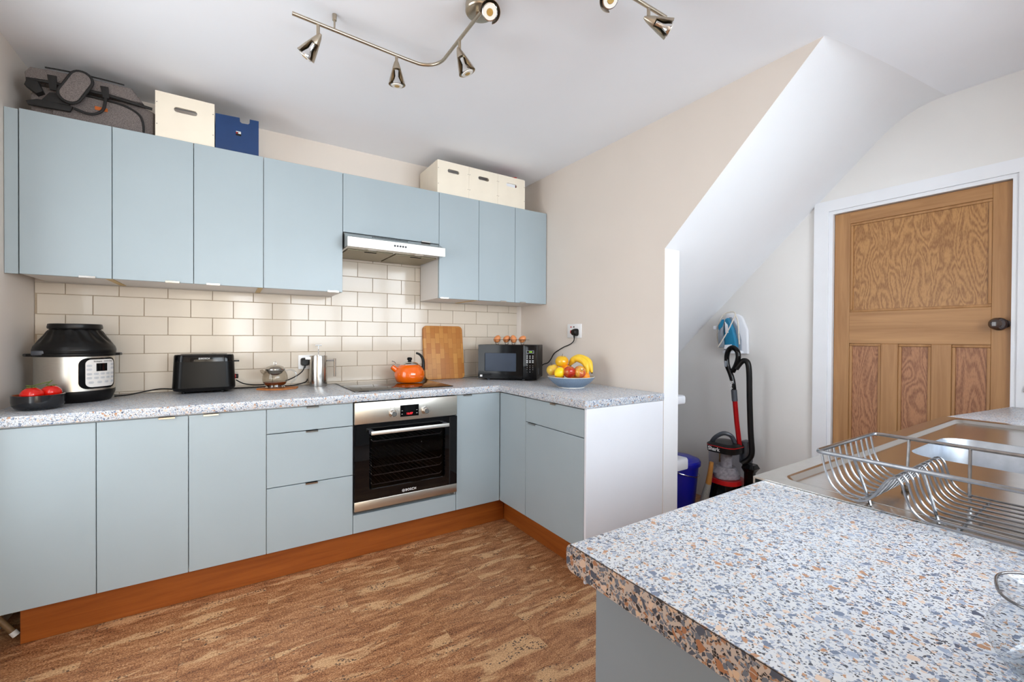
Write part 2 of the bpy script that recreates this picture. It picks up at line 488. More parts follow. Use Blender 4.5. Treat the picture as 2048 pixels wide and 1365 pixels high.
        if smooth and not sharp:
            for p in me.polygons: p.use_smooth = True
            try: me.set_sharp_from_angle(angle=radians(smooth))
            except Exception: pass
        return o
ORG = {}

def panel2d(outer, holes, t, plane='xz', at=0.0):
    # flat sheet with holes, built from a filled 2D curve, returned as mesh (u,v -> plane), thickness t going from `at` to at+t
    cu = bpy.data.curves.new('tmp', 'CURVE'); cu.dimensions = '2D'; cu.fill_mode = 'BOTH'; cu.extrude = t / 2
    for loop in [outer] + holes:
        sp = cu.splines.new('POLY'); sp.points.add(len(loop) - 1)
        for p, c in zip(sp.points, loop): p.co = (c[0], c[1], 0, 1)
        sp.use_cyclic_u = True
    ob = bpy.data.objects.new('tmp', cu); COL.objects.link(ob)
    dg = bpy.context.evaluated_depsgraph_get()
    me = bpy.data.meshes.new_from_object(ob.evaluated_get(dg))
    COL.objects.unlink(ob); bpy.data.objects.remove(ob); bpy.data.curves.remove(cu)
    for v in me.vertices:
        u, w, d = v.co; d += t / 2
        if plane == 'xz': v.co = (u, at + d, w)
        elif plane == 'yz': v.co = (at + d, u, w)
        else: v.co = (u, w, at + d)
    return me

def stadium(cx, cy, L, h, n=8):
    r = h / 2; pts = []
    for i in range(n + 1): a = radians(-90 + 180 * i / n); pts.append((cx + L / 2 - r + r * cos(a), cy + r * sin(a)))
    for i in range(n + 1): a = radians(90 + 180 * i / n); pts.append((cx - L / 2 + r + r * cos(a), cy + r * sin(a)))
    return pts

def text_mesh(s, size, depth=.0006, bold=0.0, spacing=1.0):
    cu = bpy.data.curves.new('tmptext', 'FONT'); cu.body = s; cu.size = size; cu.extrude = depth / 2; cu.offset = bold
    cu.align_x = 'CENTER'; cu.align_y = 'CENTER'; cu.resolution_u = 3; cu.space_character = spacing
    ob = bpy.data.objects.new('tmptext', cu); COL.objects.link(ob)
    dg = bpy.context.evaluated_depsgraph_get()
    me = bpy.data.meshes.new_from_object(ob.evaluated_get(dg))
    COL.objects.unlink(ob); bpy.data.objects.remove(ob); bpy.data.curves.remove(cu)
    return me
def frame_mat(o, x, z):
    # matrix whose local X axis -> x, local Y axis -> z (up on the sign), local Z -> x cross z
    x = Vector(x).normalized(); z = Vector(z).normalized(); n = x.cross(z)
    M = Matrix.Identity(4)
    for i in range(3): M[i][0] = x[i]; M[i][1] = z[i]; M[i][2] = n[i]; M[i][3] = o[i]
    return M

def tag(o, label, cat, group=None):
    o['label'] = label; o['category'] = cat
    if group: o['group'] = group
    return o
def thing(name, label, cat, loc, rotz=0, group=None, local=False):
    o = bpy.data.objects.new(name, None); COL.objects.link(o)
    o.location = loc; o.rotation_euler = (0, 0, rotz); o.empty_display_size = .05
    ORG[o] = Vector((0, 0, 0)) if local else Vector(loc)
    return tag(o, label, cat, group)
def struct(o): o['kind'] = 'structure'; return o

# ------------------------------------------------------------------ room shell
XL, XR, YB, ZC = -0.794, 2.029, 3.0, 2.447
XD = 3.039
W, WT = 0.902, 0.04       # worktop top and thickness
floor = struct(MB().box(-.9, 3.12, -1.92, 3.1, -.08, -.004).build('floor', 'cork'))
# cork tiles 600 x 300, laid in half bond, grain along the long side
tile_me = None
rows = [2.46 - .3 * i for i in range(0, 10)]
k = 0
for ri, yt in enumerate(rows):
    off = .139 if ri % 2 == 0 else .44
    x = off - .603 * 2
    while x < 3.0:
        x0, x1 = max(x, XL), min(x + .603, XD)
        x += .603
        if x1 - x0 < .03: continue
        y0, y1 = yt - .3, yt
        if x0 > 1.55 and (y0 < .45 or y1 > 1.9): continue
        if y1 < -.1 and x0 > .32: continue
        b = MB().box(x0 + .0005, x1 - .0005, y0 + .0005, y1 - .0005, -.004, 0.0 - random.random() * .0003)
        o = b.build('cork_tile', 'cork', floor, smooth=0)
struct(MB().box(-.9, 3.12, -1.92, 3.12, ZC, ZC + .1).build('ceiling', 'ceiling_white'))
wall_back = struct(MB().box(-.9, 3.12, YB, YB + .12, 0, ZC).build('wall_back', 'wall_paint'))
LY0, LY1, LZ0, LZ1 = 1.02, 2.22, .55, 2.10
struct(MB().box(XL - .106, XL, -1.92, LY0, 0, ZC).box(XL - .106, XL, LY1, YB, 0, ZC).box(XL - .106, XL, LY0, LY1, 0, LZ0).box(XL - .106, XL, LY0, LY1, LZ1, ZC).build('wall_left', 'wall_paint', smooth=0))
b = MB()
for y_ in (LY0 + .025, (LY0 + LY1) / 2, LY1 - .025): b.box(XL - .09, XL - .03, y_ - .025, y_ + .025, LZ0, LZ1)
b.box(XL - .09, XL - .03, LY0, LY1, LZ0, LZ0 + .05).box(XL - .09, XL - .03, LY0, LY1, LZ1 - .05, LZ1)
struct(b.build('window_2', 'trim_white', smooth=0))
SL = (ZC - 1.711) / (1.573 - .808)
struct(MB().poly([(YB, 0), (1.573, 0), (1.573, 1.711), (.808, ZC), (YB, ZC)], XR, XR + .126, 'x').build('wall_stair', 'wall_paint', smooth=0))
# sloping underside of the stairs, rounded into the ceiling
# crisp where it meets the stair wall, rounded into the ceiling at the far wall
def soffit_mesh():
    b = MB(); bm = b.bm; N = 10; rings = []
    for f in [i / 12 for i in range(13)]:
        x = XR + .0015 + (XD - XR - .0015) * f; L = .003 + .12 * f ** .8; ya = .808
        p0 = Vector((ya + L, ZC - L * SL)); p1 = Vector((ya, ZC)); p2 = Vector((ya - L * 1.2, ZC - .0003))
        pts = [Vector((1.573, 1.7105))]
        for i in range(N + 1):
            t = i / N; pts.append(p0 * (1 - t) ** 2 + p1 * 2 * t * (1 - t) + p2 * t * t)
        pts += [Vector((p2.x, ZC + .01)), Vector((1.573, ZC + .01))]
        rings.append([bm.verts.new((x, p.x, p.y)) for p in pts])
    for A, B in zip(rings, rings[1:]):
        for i in range(len(A)): bm.faces.new((A[i], A[(i + 1) % len(A)], B[(i + 1) % len(A)], B[i]))
    b.poly([(1.573, 1.7105), (1.573, ZC + .01), (2.96, ZC + .01), (2.96, 1.711 - (2.96 - 1.573) * SL)], XR + .127, XD, 'x')
    return b
struct(soffit_mesh().build('ceiling_slope', 'white_paint', smooth=25))
struct(MB().box(XR + .0015, XR + .126, 1.5715, 1.5735, 0, 1.709).build('trim_4', 'white_paint', smooth=0))
DY0, DY1, DZ = .432, 1.145, 1.957
struct(MB().box(XD, XD + .1, DY1 + .02, YB, 0, ZC).box(XD, XD + .1, -.13, DY0 - .02, 0, ZC).box(XD, XD + .1, DY0 - .02, DY1 + .02, DZ + .02, ZC).build('wall_right', 'wall_paint_cool_lit', smooth=0))
# rear of the room: window above the sink and unseen glazed door behind the camera, added to let the fill in
b = MB().box(.32, .55, -.25, -.13, 0, ZC).box(2.45, 3.12, -.25, -.13, 0, ZC).box(.55, 2.45, -.25, -.13, 0, 1.06).box(.55, 2.45, -.25, -.13, 2.18, ZC)
b.box(.32, .42, -1.92, -.25, 0, ZC)
struct(b.build('wall_rear', 'wall_paint', smooth=0))
struct(MB().box(-.9, -.72, -1.92, -1.8, 0, ZC).box(.22, .42, -1.92, -1.8, 0, ZC).box(-.72, .22, -1.92, -1.8, 2.06, ZC).build('wall_garden', 'wall_paint', smooth=0))
b = MB()
for x in (-.69, -.25, .19): b.box(x - .035, x + .035, -1.88, -1.82, 0, 2.06)
b.box(-.72, .22, -1.88, -1.82, 0, .16).box(-.72, .22, -1.88, -1.82, 1.98, 2.06)
struct(b.build('added_rear_door', 'trim_white', smooth=0))
b = MB()
for x in (.57, 1.19, 1.81, 2.43): b.box(x - .025, x + .025, -.22, -.16, 1.06, 2.18)
b.box(.55, 2.45, -.22, -.16, 1.06, 1.1).box(.55, 2.45, -.22, -.16, 2.14, 2.18).box(.55, 2.45, -.22, -.16, 1.80, 1.84)
struct(b.build('window_1', 'trim_white', smooth=0))
# wall tiles: 200 x 100 glazed bricks in half bond, children of the back wall
def ztile(i): return .9145 + .0987 * i
TX, TR = .1988, 1.98
XA, XB_ = .541, 1.143
full_me = None
grout = MB().box(XL + .001, TR, 2.9935, 2.9995, W, 1.463).box(XA, XB_, 2.9935, 2.9995, 1.463, 1.75)
grout.build('grout_bed', 'grout', wall_back, smooth=0)
def wall_tile(x0, x1, z0, z1):
    w, h = x1 - x0 - .0028, z1 - z0 - .0028
    if w < .006 or h < .004: return
    o = MB().box(-w / 2, w / 2, -.004, .004, -h / 2, h / 2, bev=.0012, seg=1)
    bm = o.bm; me = bpy.data.meshes.new('tile'); bm.to_mesh(me); bm.free(); me.materials.append(MATS['tile_glaze'])
    ob = bpy.data.objects.new('tile', me); COL.objects.link(ob); ob.parent = wall_back
    base = ORG[wall_back]
    ob.location = Vector(((x0 + x1) / 2, 2.9915 + random.uniform(-.0003, .0003), (z0 + z1) / 2)) - base
    ob.rotation_euler = (radians(random.gauss(0, .22)), 0, radians(random.gauss(0, .22)))
for r in range(-1, 9):
    z0, z1 = (W + .001, ztile(0)) if r < 0 else (ztile(r), ztile(r + 1))
    lo, hi = XL + .001, TR
    if z0 > 1.45: lo, hi = XA, XB_
    off = .1085 if r % 2 == 1 else .2079
    x = off - TX * 6
    while x < hi:
        a, c = max(x, lo), min(x + TX, hi); x += TX
        if c - a < .008: continue
        if z0 < 1.463 < z1:      # row that runs behind the wall cabinets, full only in the hood bay
            for (p, q, zz) in ((max(a, lo), min(c, XA), 1.463), (max(a, XA), min(c, XB_), z1), (max(a, XB_), min(c, hi), 1.463)):
                if q - p > .008: wall_tile(p, q, z0, zz)
        else: wall_tile(a, c, z0, min(z1, 1.75))

# door, casing
b = MB()
for (y0, y1) in ((DY1 + .02, DY1 + .096), (DY0 - .096, DY0 - .02)): b.box(XD - .022, XD - .0005, y0, y1, 0, DZ + .02)
b.box(XD - .022, XD - .0005, DY0 - .096, DY1 + .096, DZ + .0202, DZ + .084)
for (y0, y1) in ((DY1, DY1 + .0198), (DY0 - .0198, DY0)): b.box(XD - .012, XD + .1, y0, y1, 0, DZ)
b.box(XD - .012, XD + .1, DY0 - .0198, DY1 + .0198, DZ + .0002, DZ + .0198)
struct(b.build('trim_1', 'trim_white', smooth=0))
door = bpy.data.objects.new('door_1', None); COL.objects.link(door); door.location = (3.07, .79, 0); ORG[door] = Vector((3.07, .79, 0)); struct(door)
DX0, DX1 = 3.05, 3.09
def dpart(nm, y0, y1, z0, z1, mat, x0=DX0, x1=DX1, bev=.0015): return MB().box(x0, x1, y0, y1, z0, z1, bev=bev, seg=1).build(nm, mat, door)
dpart('stile', 1.066, DY1 - .002, .005, DZ - .002, 'pine_vertical'); dpart('stile', DY0 + .002, .498, .005, DZ - .002, 'pine_vertical')
dpart('rail', .498, 1.066, 1.888, DZ - .002, 'pine_horizontal'); dpart('rail', .498, 1.066, 1.185, 1.368, 'pine_horizontal'); dpart('rail', .498, 1.066, .005, .22, 'pine_horizontal')
dpart('muntin', .843, .917, .22, 1.185, 'pine_vertical'); dpart('muntin', .633, .709, .22, 1.185, 'pine_vertical')
def dpanel(y0, y1, z0, z1, mat):
    p = dpart('panel', y0 + .001, y1 - .001, z0 + .001, z1 - .001, mat, DX0 + .012, DX1 - .008)
    b = MB(); t = .014
    for (a, c, e, f) in ((y0, y1, z0, z0 + t), (y0, y1, z1 - t, z1), (y0, y0 + t, z0 + t, z1 - t), (y1 - t, y1, z0 + t, z1 - t)):
        b.box(DX0 + .004, DX0 + .0125, a, c, e, f, bev=.003)
    b.build('moulding', 'pine_vertical', p)
dpanel(.498, 1.066, 1.368, 1.888, 'pine_flame')
for (y0, y1) in ((.917, 1.066), (.709, .843), (.498, .633)): dpanel(y0, y1, .22, 1.185, 'pine_flame_red')
kn = MB().axis([(.0, 0), (.022, 0), (.03, .004), (.026, .01), (.012, .016), (.011, .03), (.024, .04), (.028, .052), (.02, .066), (0, .07)], (DX0 - .001, .472, 1.285), (-1, 0, 0), n=28).build('knob', 'knob_dark', door)
MB().lathe([(0, 0), (.02, 0), (.02, .004), (0, .004)], n=28, mat=Matrix.Translation((DX0 - .001, .462, 1.285)) @ Matrix.Rotation(radians(-90), 4, 'Y') @ Matrix.Scale(1.5, 4, (0, 1, 0))).build('backplate', 'knob_dark', kn)

# ------------------------------------------------------------------ base cabinets
YD = 2.3796
def pull(x0, x1, z, parent, y=YD):
    # small folded steel lip hooked over the top edge of a front
    b = MB().box(x0, x1, y - .0075, y + .012, z + .0002, z + .0018).box(x0, x1, y - .0075, y - .006, z - .0065, z + .0018)
    return b.build('handle', 'steel', parent)
def front(nm, x0, x1, z0, z1, parent, y=YD, mat='blue_door'):
    return MB().box(x0 + .0013, x1 - .0013, y, y + .018, z0, z1, bev=.0012, seg=1).build(nm, mat, parent)
def carcass(x0, x1, z0, z1, y0, y1, parent, mat='melamine', dark=True):
    b = MB(); t = .016
    b.box(x0 + .0004, x0 + t, y0, y1, z0, z1).box(x1 - t, x1 - .0004, y0, y1, z0, z1).box(x0 + t, x1 - t, y0, y1, z0, z0 + t).box(x0 + t, x1 - t, y0, y1, z1 - t, z1).box(x0 + t, x1 - t, y1 - .008, y1, z0 + t, z1 - t)
    return b.build('carcass', mat, parent, smooth=0)
ZT, ZB = .8547, .160
BX = [-.759, -.459, -.159, .1412, .5413, 1.1413, 1.4506]
def base_unit(label, x0, x1):
    t = thing('base_cabinet', label, 'cabinet', ((x0 + x1) / 2, 2.69, 0))
    carcass(x0, x1, .158, .8585, YD + .0195, 2.985, t); return t
t = base_unit('pale blue base cabinet at the left wall, above the gap in the plinth', BX[0], BX[1])
front('door', BX[0], BX[1], ZB, ZT, t)
MB().box(XL + .002, BX[0] - .001, YD + .004, YD + .02, ZB, ZT).build('filler', 'blue_door', t)
t = base_unit('pale blue double-door base cabinet standing below the multi-cooker and toaster', BX[1], BX[3])
d = front('door', BX[1], BX[2], ZB, ZT, t); pull(-.262, -.206, ZT, d)
d = front('door', BX[2], BX[3], ZB, ZT, t); pull(-.105, -.049, ZT, d)
t = base_unit('pale blue base cabinet with three drawers, left of the oven', BX[3], BX[4])
for (z0, z1, a) in ((.7375, ZT, .316), (.4755, .7335, .313), (ZB, .4715, .312)):
    d = front('drawer', BX[3], BX[4], z0, z1, t); pull(a, a + .056, z1, d)
t = base_unit('narrow pale blue corner base cabinet right of the oven', BX[5], BX[6] + .28)
d = front('door', BX[5], BX[6] - .001, ZB, ZT, t); pull(1.187, 1.243, ZT, d)
# oven housing
t = thing('oven_housing', 'built-under oven housing with a pale blue strip panel beneath the oven', 'cabinet', (.8413, 2.69, 0))
b = MB().box(BX[4] + .0006, BX[4] + .003, YD + .02, 2.985, .158, .858).box(BX[5] - .003, BX[5] - .0006, YD + .02, 2.985, .158, .858).box(BX[4] + .003, BX[5] - .003, YD + .02, 2.985, .158, .24)
b.build('carcass', 'melamine', t, smooth=0)
front('strip_panel', BX[4], BX[5], ZB, .256, t)
# return run
XC = 1.4506
def ret_front(nm, y0, y1, z0, z1, parent): return MB().box(XC, XC + .018, y0 + .0013, y1 - .0013, z0, z1, bev=.0012, seg=1).build(nm, 'blue_door', parent)
def ret_pull(y0, y1, z, parent):
    return MB().box(XC - .006, XC + .012, y0, y1, z, z + .0018).box(XC - .0075, XC - .006, y0, y1, z - .0065, z + .0018).build('handle', 'steel', parent)
o = MB().box(XC, XC + .018, 2.0921, YD - .001, ZB, ZT, bev=.0012, seg=1).build('corner_panel', 'blue_door')
tag(o, 'plain pale blue corner panel between the corner door and the return cabinet', 'panel')
t = thing('base_cabinet', 'pale blue base cabinet on the return, one drawer over one door', 'cabinet', (1.74, 1.84, 0))
b = MB(); y0, y1, x0, x1 = 1.589, 2.0895, XC + .0195, 2.01
b.box(x0, x1, y0, y0 + .016, .158, .8585).box(x0, x1, y1 - .016, y1, .158, .8585).box(x0, x1, y0 + .016, y1 - .016, .158, .174).box(x0, x1, y0 + .016, y1 - .016, .842, .8585).box(x1 - .008, x1, y0 + .016, y1 - .016, .174, .842)
b.build('carcass', 'melamine', t, smooth=0)
d = ret_front('drawer', 1.5885, 2.0905, .7175, ZT, t); ret_pull(1.806, 1.852, ZT, d)
d = ret_front('door', 1.5885, 2.0905, ZB, .7135, t); ret_pull(1.99, 2.06, .7135, d)
o = MB().box(XC + .001, 2.008, 1.573, 1.5875, .002, .8605, bev=.001, seg=1).build('end_panel', 'white_panel'); tag(o, 'white end panel closing the return run beside the stair wall', 'panel')
o = MB().box(2.009, 2.0275, 1.5745, 1.58, .002, .8605).build('scribe_strip', 'white_panel'); tag(o, 'narrow white scribe strip between the white end panel and the stair wall', 'panel')
# plinths
o = MB().box(-.690, 1.5225, 2.446, 2.462, .001, .157, bev=.001, seg=1).build('plinth', 'plinth_cherry'); tag(o, 'long cherry-brown plinth board under the oven run of base cabinets', 'plinth')
wood('plinth_cherry_y', S(134, 66, 18), S(166, 92, 34), (2, 2, 30), 1.2, .35)
o = MB().box(1.524, 1.54, 1.6, 2.4455, .001, .157, bev=.001, seg=1).build('plinth', 'plinth_cherry_y'); tag(o, 'short cherry-brown plinth board under the return cabinet', 'plinth')
t = thing('drain_pipe', 'tan pipe with a white label in the dark gap left of the long plinth', 'pipe', (-.74, 2.56, 0))
MB().tube([(-.80 + .012, 2.52, .15), (-.765, 2.515, .085), (-.728, 2.508, .03)], .011, n=12).build('pipe', 'pipe_tan', t)
MB().tube([(-.728, 2.508, .03), (-.716, 2.505, .0125)], .0122, n=12).build('label_wrap', 'print_white', t)
# worktop
WO = [(XL + .002, 2.9945), (2.0275, 2.9945), (2.0275, 1.569), (1.439, 1.569), (1.439, 2.3676), (XL + .002, 2.3676)]
o = MB().poly([(x, min(y, 2.9935)) for x, y in WO], W - WT, W, 'z', bev=.003).build('worktop', 'terrazzo'); tag(o, 'L-shaped speckled terrazzo-pattern worktop along the tiled wall', 'worktop')

# ------------------------------------------------------------------ oven and hob
t = thing('oven', 'built-in stainless steel and black glass oven with red clock display', 'oven', (.8413, 2.66, .262))
OX0, OX1 = .5445, 1.1385
YO = 2.363
MB().box(OX0, OX1, YO, 2.385, .742, .857, bev=.002).build('control_panel', 'steel_brushed', t)
b = MB().box(OX0 + .002, OX0 + .02, 2.386, 2.93, .285, .85).box(OX1 - .02, OX1 - .002, 2.386, 2.93, .285, .85).box(OX0 + .02, OX1 - .02, 2.386, 2.93, .285, .31).box(OX0 + .02, OX1 - .02, 2.386, 2.93, .72, .85).box(OX0 + .02, OX1 - .02, 2.88, 2.93, .31, .72)
b.build('cavity', 'black_plastic', t, smooth=0)
fr = MB().add_mesh(panel2d([(OX0, .3305), (OX1, .3305), (OX1, .7355), (OX0, .7355)], [rrect(.44, .30, .012, 4, .8415, .535)], .018, 'xz', YO)).build('door_frame', 'black_glass', t)
MB().box(OX0 + .09, OX1 - .09, YO + .004, YO + .008, .38, .69).build('pane', 'oven_pane', fr)
MB().box(OX0, OX1, YO - .001, YO + .018, .279, .3295, bev=.002).build('door_trim', 'steel_brushed', t)
h = MB().box(.618, 1.066, YO - .052, YO - .043, .688, .708, bev=.003).build('door_handle', 'steel_bright', t)
for x_ in (.618, 1.044): MB().box(x_, x_ + .022, YO - .042, YO, .69, .706, bev=.002).build('bracket', 'dark_grey', h)
for kx in (.747, .935):
    kb = MB().axis([(.0, 0), (.021, 0), (.021, .004), (.0165, .006), (.0155, .026), (.013, .028), (0, .028)], (kx, YO, .786), (0, -1, 0), n=28).build('knob', 'steel', t)
    bb = MB()
    for a in range(-140, 141, 40): bb.box(kx + .032 * sin(radians(a)) - .0012, kx + .032 * sin(radians(a)) + .0012, YO - .0006, YO + .001, .786 + .032 * cos(radians(a)) - .0012, .786 + .032 * cos(radians(a)) + .0012)
    bb.build('dial_marks', 'print_grey', kb)
ds = MB().box(.79, .897, YO - .0015, YO + .004, .762, .826).build('display', 'black_gloss', t)
FX = lambda x, y, z: frame_mat((x, y, z), (1, 0, 0), (0, 0, 1))
MB().add_mesh(text_mesh('16:07', .017, .0004, .0002), FX(.843, YO - .0021, .777)).build('clock_digits', 'led_red', ds)
MB().box(.812, .876, YO - .0019, YO - .0014, .79, .822).build('screen_glass', 'black_glass', ds)
b = MB()
for x_ in (.80, .886):
    for z_ in (.777, .795): b.box(x_ - .004, x_ + .004, YO - .0021, YO - .0014, z_ - .0008, z_ + .0008)
b.build('button_marks', 'print_white', ds)
def maker_mark(x, y, z, s, parent):
    lg = MB()
    lg.add_mesh(text_mesh('BOSCH', s, .0005, s * .012, 1.08), FX(x + s * .45, y, z))
    lg.axis([(s * .36, 0), (s * .44, 0), (s * .44, .0006), (s * .36, .0006), (s * .36, 0)], (x - s * 1.85, y + .0003, z), (0, -1, 0), n=28)
    lg.box(x - s * 1.85 - s * .25, x - s * 1.85 + s * .25, y - .0003, y + .0003, z - s * .05, z + s * .05)
    lg.box(x - s * 1.85 - s * .18, x - s * 1.85 - s * .1, y - .0003, y + .0003, z - s * .25, z + s * .25).box(x - s * 1.85 + s * .1, x - s * 1.85 + s * .18, y - .0003, y + .0003, z - s * .25, z + s * .25)
    return lg.build('maker_mark', 'print_white', parent, smooth=0)
maker_mark(.844, YO - .0008, .348, .0185, fr)
for (z_, nm) in ((.64, 0), (.50, 1), (.455, 1), (.405, 0)):
    b = MB(); b.tube([(.635, 2.379, z_ + .012), (.645, 2.379, z_), (1.035, 2.379, z_), (1.045, 2.379, z_ + .012)], .0024, n=6)
    for q in range(14): b.tube([(.66 + q * .028, 2.379, z_), (.66 + q * .028, 2.80, z_)], .0012, n=4)
    b.build('shelf_rack', 'rack_wire', t)
t = thing('induction_hob', 'flush black glass hob set into the worktop above the oven', 'hob', (.86, 2.71, W))
MB().box(.565, 1.155, 2.455, 2.965, W + .0005, W + .0055, bev=.0015).build('glass_top', 'black_glass', t)

# ------------------------------------------------------------------ wall cabinets
YU, UB, UT = 2.6524, 1.4652, 2.1577
UX = dict(u0=-.7486, u1=-.4567, u2=-.1567, u3=.1425, u4=.5423, u6=1.1422, u7=1.4385, u8=1.7385, u9=2.0255)
def wall_unit(label, x0, x1, z0=UB):
    t = thing('wall_cabinet', label, 'cabinet', ((x0 + x1) / 2, 2.83, z0))
    carcass(x0, x1, z0 + .001, UT - .001, YU + .0195, 2.9855 if z0 > 1.5 else 2.9855, t); return t
def upull(x0, x1, parent, z=UB):
    return MB().box(x0, x1, YU - .006, YU + .012, z - .0018, z).box(x0, x1, YU - .0075, YU - .0055, z - .0018, z + .006).build('handle', 'steel', parent)
def ufront(x0, x1, parent, z0=UB): return front('door', x0, x1, z0, UT, parent, YU)
def strip(x, parent): MB().box(x - .012, x + .012, YU + .021, 2.98, UB - .0012, UB + .0008).build('edge_strip', 'edge_beech', parent)
t = wall_unit('pale blue wall cabinet nearest the left wall, below the grey bag', UX['u0'], UX['u1'])
d = ufront(UX['u0'], UX['u1'], t); upull(-.566, -.512, d); strip(UX['u1'] - .013, t)
MB().box(XL + .002, UX['u0'] - .004, 2.660, 2.676, UB, UT - .003).build('filler', 'blue_door', t)
t = wall_unit('pale blue double-door wall cabinet under the large white box and blue file box', UX['u1'], UX['u3'])
d = ufront(UX['u1'], UX['u2'], t); upull(-.266, -.212, d); d = ufront(UX['u2'], UX['u3'], t); upull(-.105, -.049, d); strip(UX['u3'] - .013, t)
t = wall_unit('pale blue single-door wall cabinet immediately left of the cooker hood', UX['u3'], UX['u4'])
d = ufront(UX['u3'], UX['u4'], t); upull(.46, .52, d)
t = wall_unit('short pale blue flap cabinet directly above the cooker hood', UX['u4'], UX['u6'], 1.818)
d = ufront(UX['u4'], UX['u6'], t, 1.818); upull(1.02, 1.08, d, 1.818)
t = wall_unit('narrow pale blue wall cabinet immediately right of the cooker hood', UX['u6'], UX['u7'])
d = ufront(UX['u6'], UX['u7'], t); upull(1.15, 1.21, d); strip(UX['u7'] - .013, t)
t = wall_unit('pale blue double-door wall cabinet in the right corner above the microwave', UX['u7'], UX['u9'])
d = ufront(UX['u7'], UX['u8'], t); upull(1.61, 1.661, d); d = ufront(UX['u8'], UX['u9'], t); upull(1.78, 1.83, d)
# cooker hood
t = thing('cooker_hood', 'slim stainless steel cooker hood over the hob', 'hood', (.842, 2.76, 1.705))
HX0, HX1 = .546, 1.1385
MB().poly([(2.552, 1.722), (2.552, 1.768), (2.646, 1.812), (2.97, 1.812), (2.97, 1.722)], HX0, HX1, 'x').build('body', 'steel', t, smooth=0)
fs = MB().box(HX0, HX1, 2.545, 2.5515, 1.717, 1.772, bev=.001, seg=1).build('front_strip', 'steel_brushed', t)
for i in range(5): MB().axis([(0, 0), (.006, 0), (.006, .003), (.004, .005), (0, .005)], (.815 + .0165 * i, 2.545, 1.749), (0, -1, 0), n=16).build('button', 'dark_grey', fs)
b = MB()
for i in range(5): b.box(.8135 + .0165 * i, .8165 + .0165 * i, 2.5444, 2.5452, 1.737, 1.740)
b.build('button_marks', 'print_grey', fs)
b = MB()
for i in range(26):
    x_ = .70 + i * .0085
    b.poly([(x_, 0), (x_ + .004, 0), (x_ + .008, .022), (x_ + .004, .022)], -.0004, .0006, 'z', mat=Matrix.Translation((0, 2.612, 1.7963)) @ Matrix.Rotation(atan2(.044, .094), 4, 'X'))
b.build('vent_slots', 'gap_dark', t, smooth=0)
b = MB().box(HX0 + .003, HX1 - .003, 2.556, 2.966, 1.7195, 1.7215); b.build('underside', 'steel', t)
for (x0, x1) in ((.566, .835), (.849, 1.118)):
    p = MB().box(x0, x1, 2.64, 2.95, 1.714, 1.719, bev=.0015, seg=1).build('filter', 'filter_mesh', t)
    MB().box((x0 + x1) / 2 - .035, (x0 + x1) / 2 + .035, 2.648, 2.662, 1.7115, 1.7145).build('catch', 'gap_dark', p)
for x_ in (.70, .985): MB().lathe([(0, 1.7185), (.026, 1.7175), (.03, 1.7195), (0, 1.7195)], c=(x_, 2.598, 0), n=24).build('lamp_lens', 'lens', t)

# ------------------------------------------------------------------ things on top of the wall cabinets
ZTOP = UT + .0005
def crate(label, x0, x1, y0, y1, h, slot_z, screws=True, corner=.0, name='storage_box'):
    t = thing(name, label, 'box', ((x0 + x1) / 2, (y0 + y1) / 2, ZTOP), group=None)
    th = .009; z0, z1 = ZTOP, ZTOP + h; w = x1 - x0
    outer = [(x0, z0), (x1, z0), (x1, z1 - corner), (x1 - corner, z1), (x0, z1)] if corner else [(x0, z0), (x1, z0), (x1, z1), (x0, z1)]
    hole = stadium((x0 + x1) / 2, z0 + slot_z, .092 if w > .232 else .085, .025)
    f = MB().add_mesh(panel2d(outer, [hole], th, 'xz', y0)).build('front_panel', 'ply_white', t)
    MB().box(x0, x0 + th, y0 + th, y1, z0, z1).build('side_panel', 'ply_white', t, smooth=0)
    MB().box(x1 - th, x1, y0 + th, y1, z0, z1).build('side_panel', 'ply_white', t, smooth=0)
    MB().box(x0 + th, x1 - th, y1 - th, y1, z0, z1).build('back_panel', 'ply_edge', t, smooth=0)
    MB().box(x0 + th, x1 - th, y0 + th, y1 - th, z0, z0 + th).build('base_panel', 'ply_edge', t, smooth=0)
    for sx in (x0 + .006, x1 - .006):
        for sz in (z0 + h * .28, z0 + h * .80 - .01): MB().axis([(0, 0), (.002, 0), (.002, .0008), (0, .0008)], (sx, y0, sz), (0, -1, 0), n=10).build('screw', 'screw_dark', f)
    return t
crate('large white wooden box with slot handle, beside the grey bag', -.305, -.0725, 2.662, 2.97, .218, .148)
crate('white wooden box with slot handle, leftmost of the three on the right', 1.133, 1.3635, 2.662, 2.975, .217, .158)
crate('white wooden box with slot handle, middle of the three on the right', 1.3645, 1.5945, 2.662, 2.975, .217, .158)
t3 = crate('white wooden box with rounded corner, rightmost of the three near the stair wall', 1.5955, 1.828, 2.662, 2.975, .217, .158, corner=.006)
o = MB().box(1.66, 1.75, 2.6725, 2.70, ZTOP + .01, ZTOP + .172, bev=.001, seg=1).build('packet', 'white_plastic'); tag(o, 'white packet seen through the slot of the rightmost white box', 'packet')
o = MB().loft([(rrect(.17, .06, .01, 3, 1.70, 2.76), ZTOP + .012), (rrect(.18, .07, .01, 3, 1.71, 2.76), ZTOP + .19), (rrect(.15, .02, .008, 3, 1.735, 2.75), ZTOP + .232), (rrect(.02, .03, .006, 3, 1.79, 2.74), ZTOP + .252)]).build('red_bag', 'red_plastic'); tag(o, 'crumpled red packet poking out of the rightmost white box', 'packet')
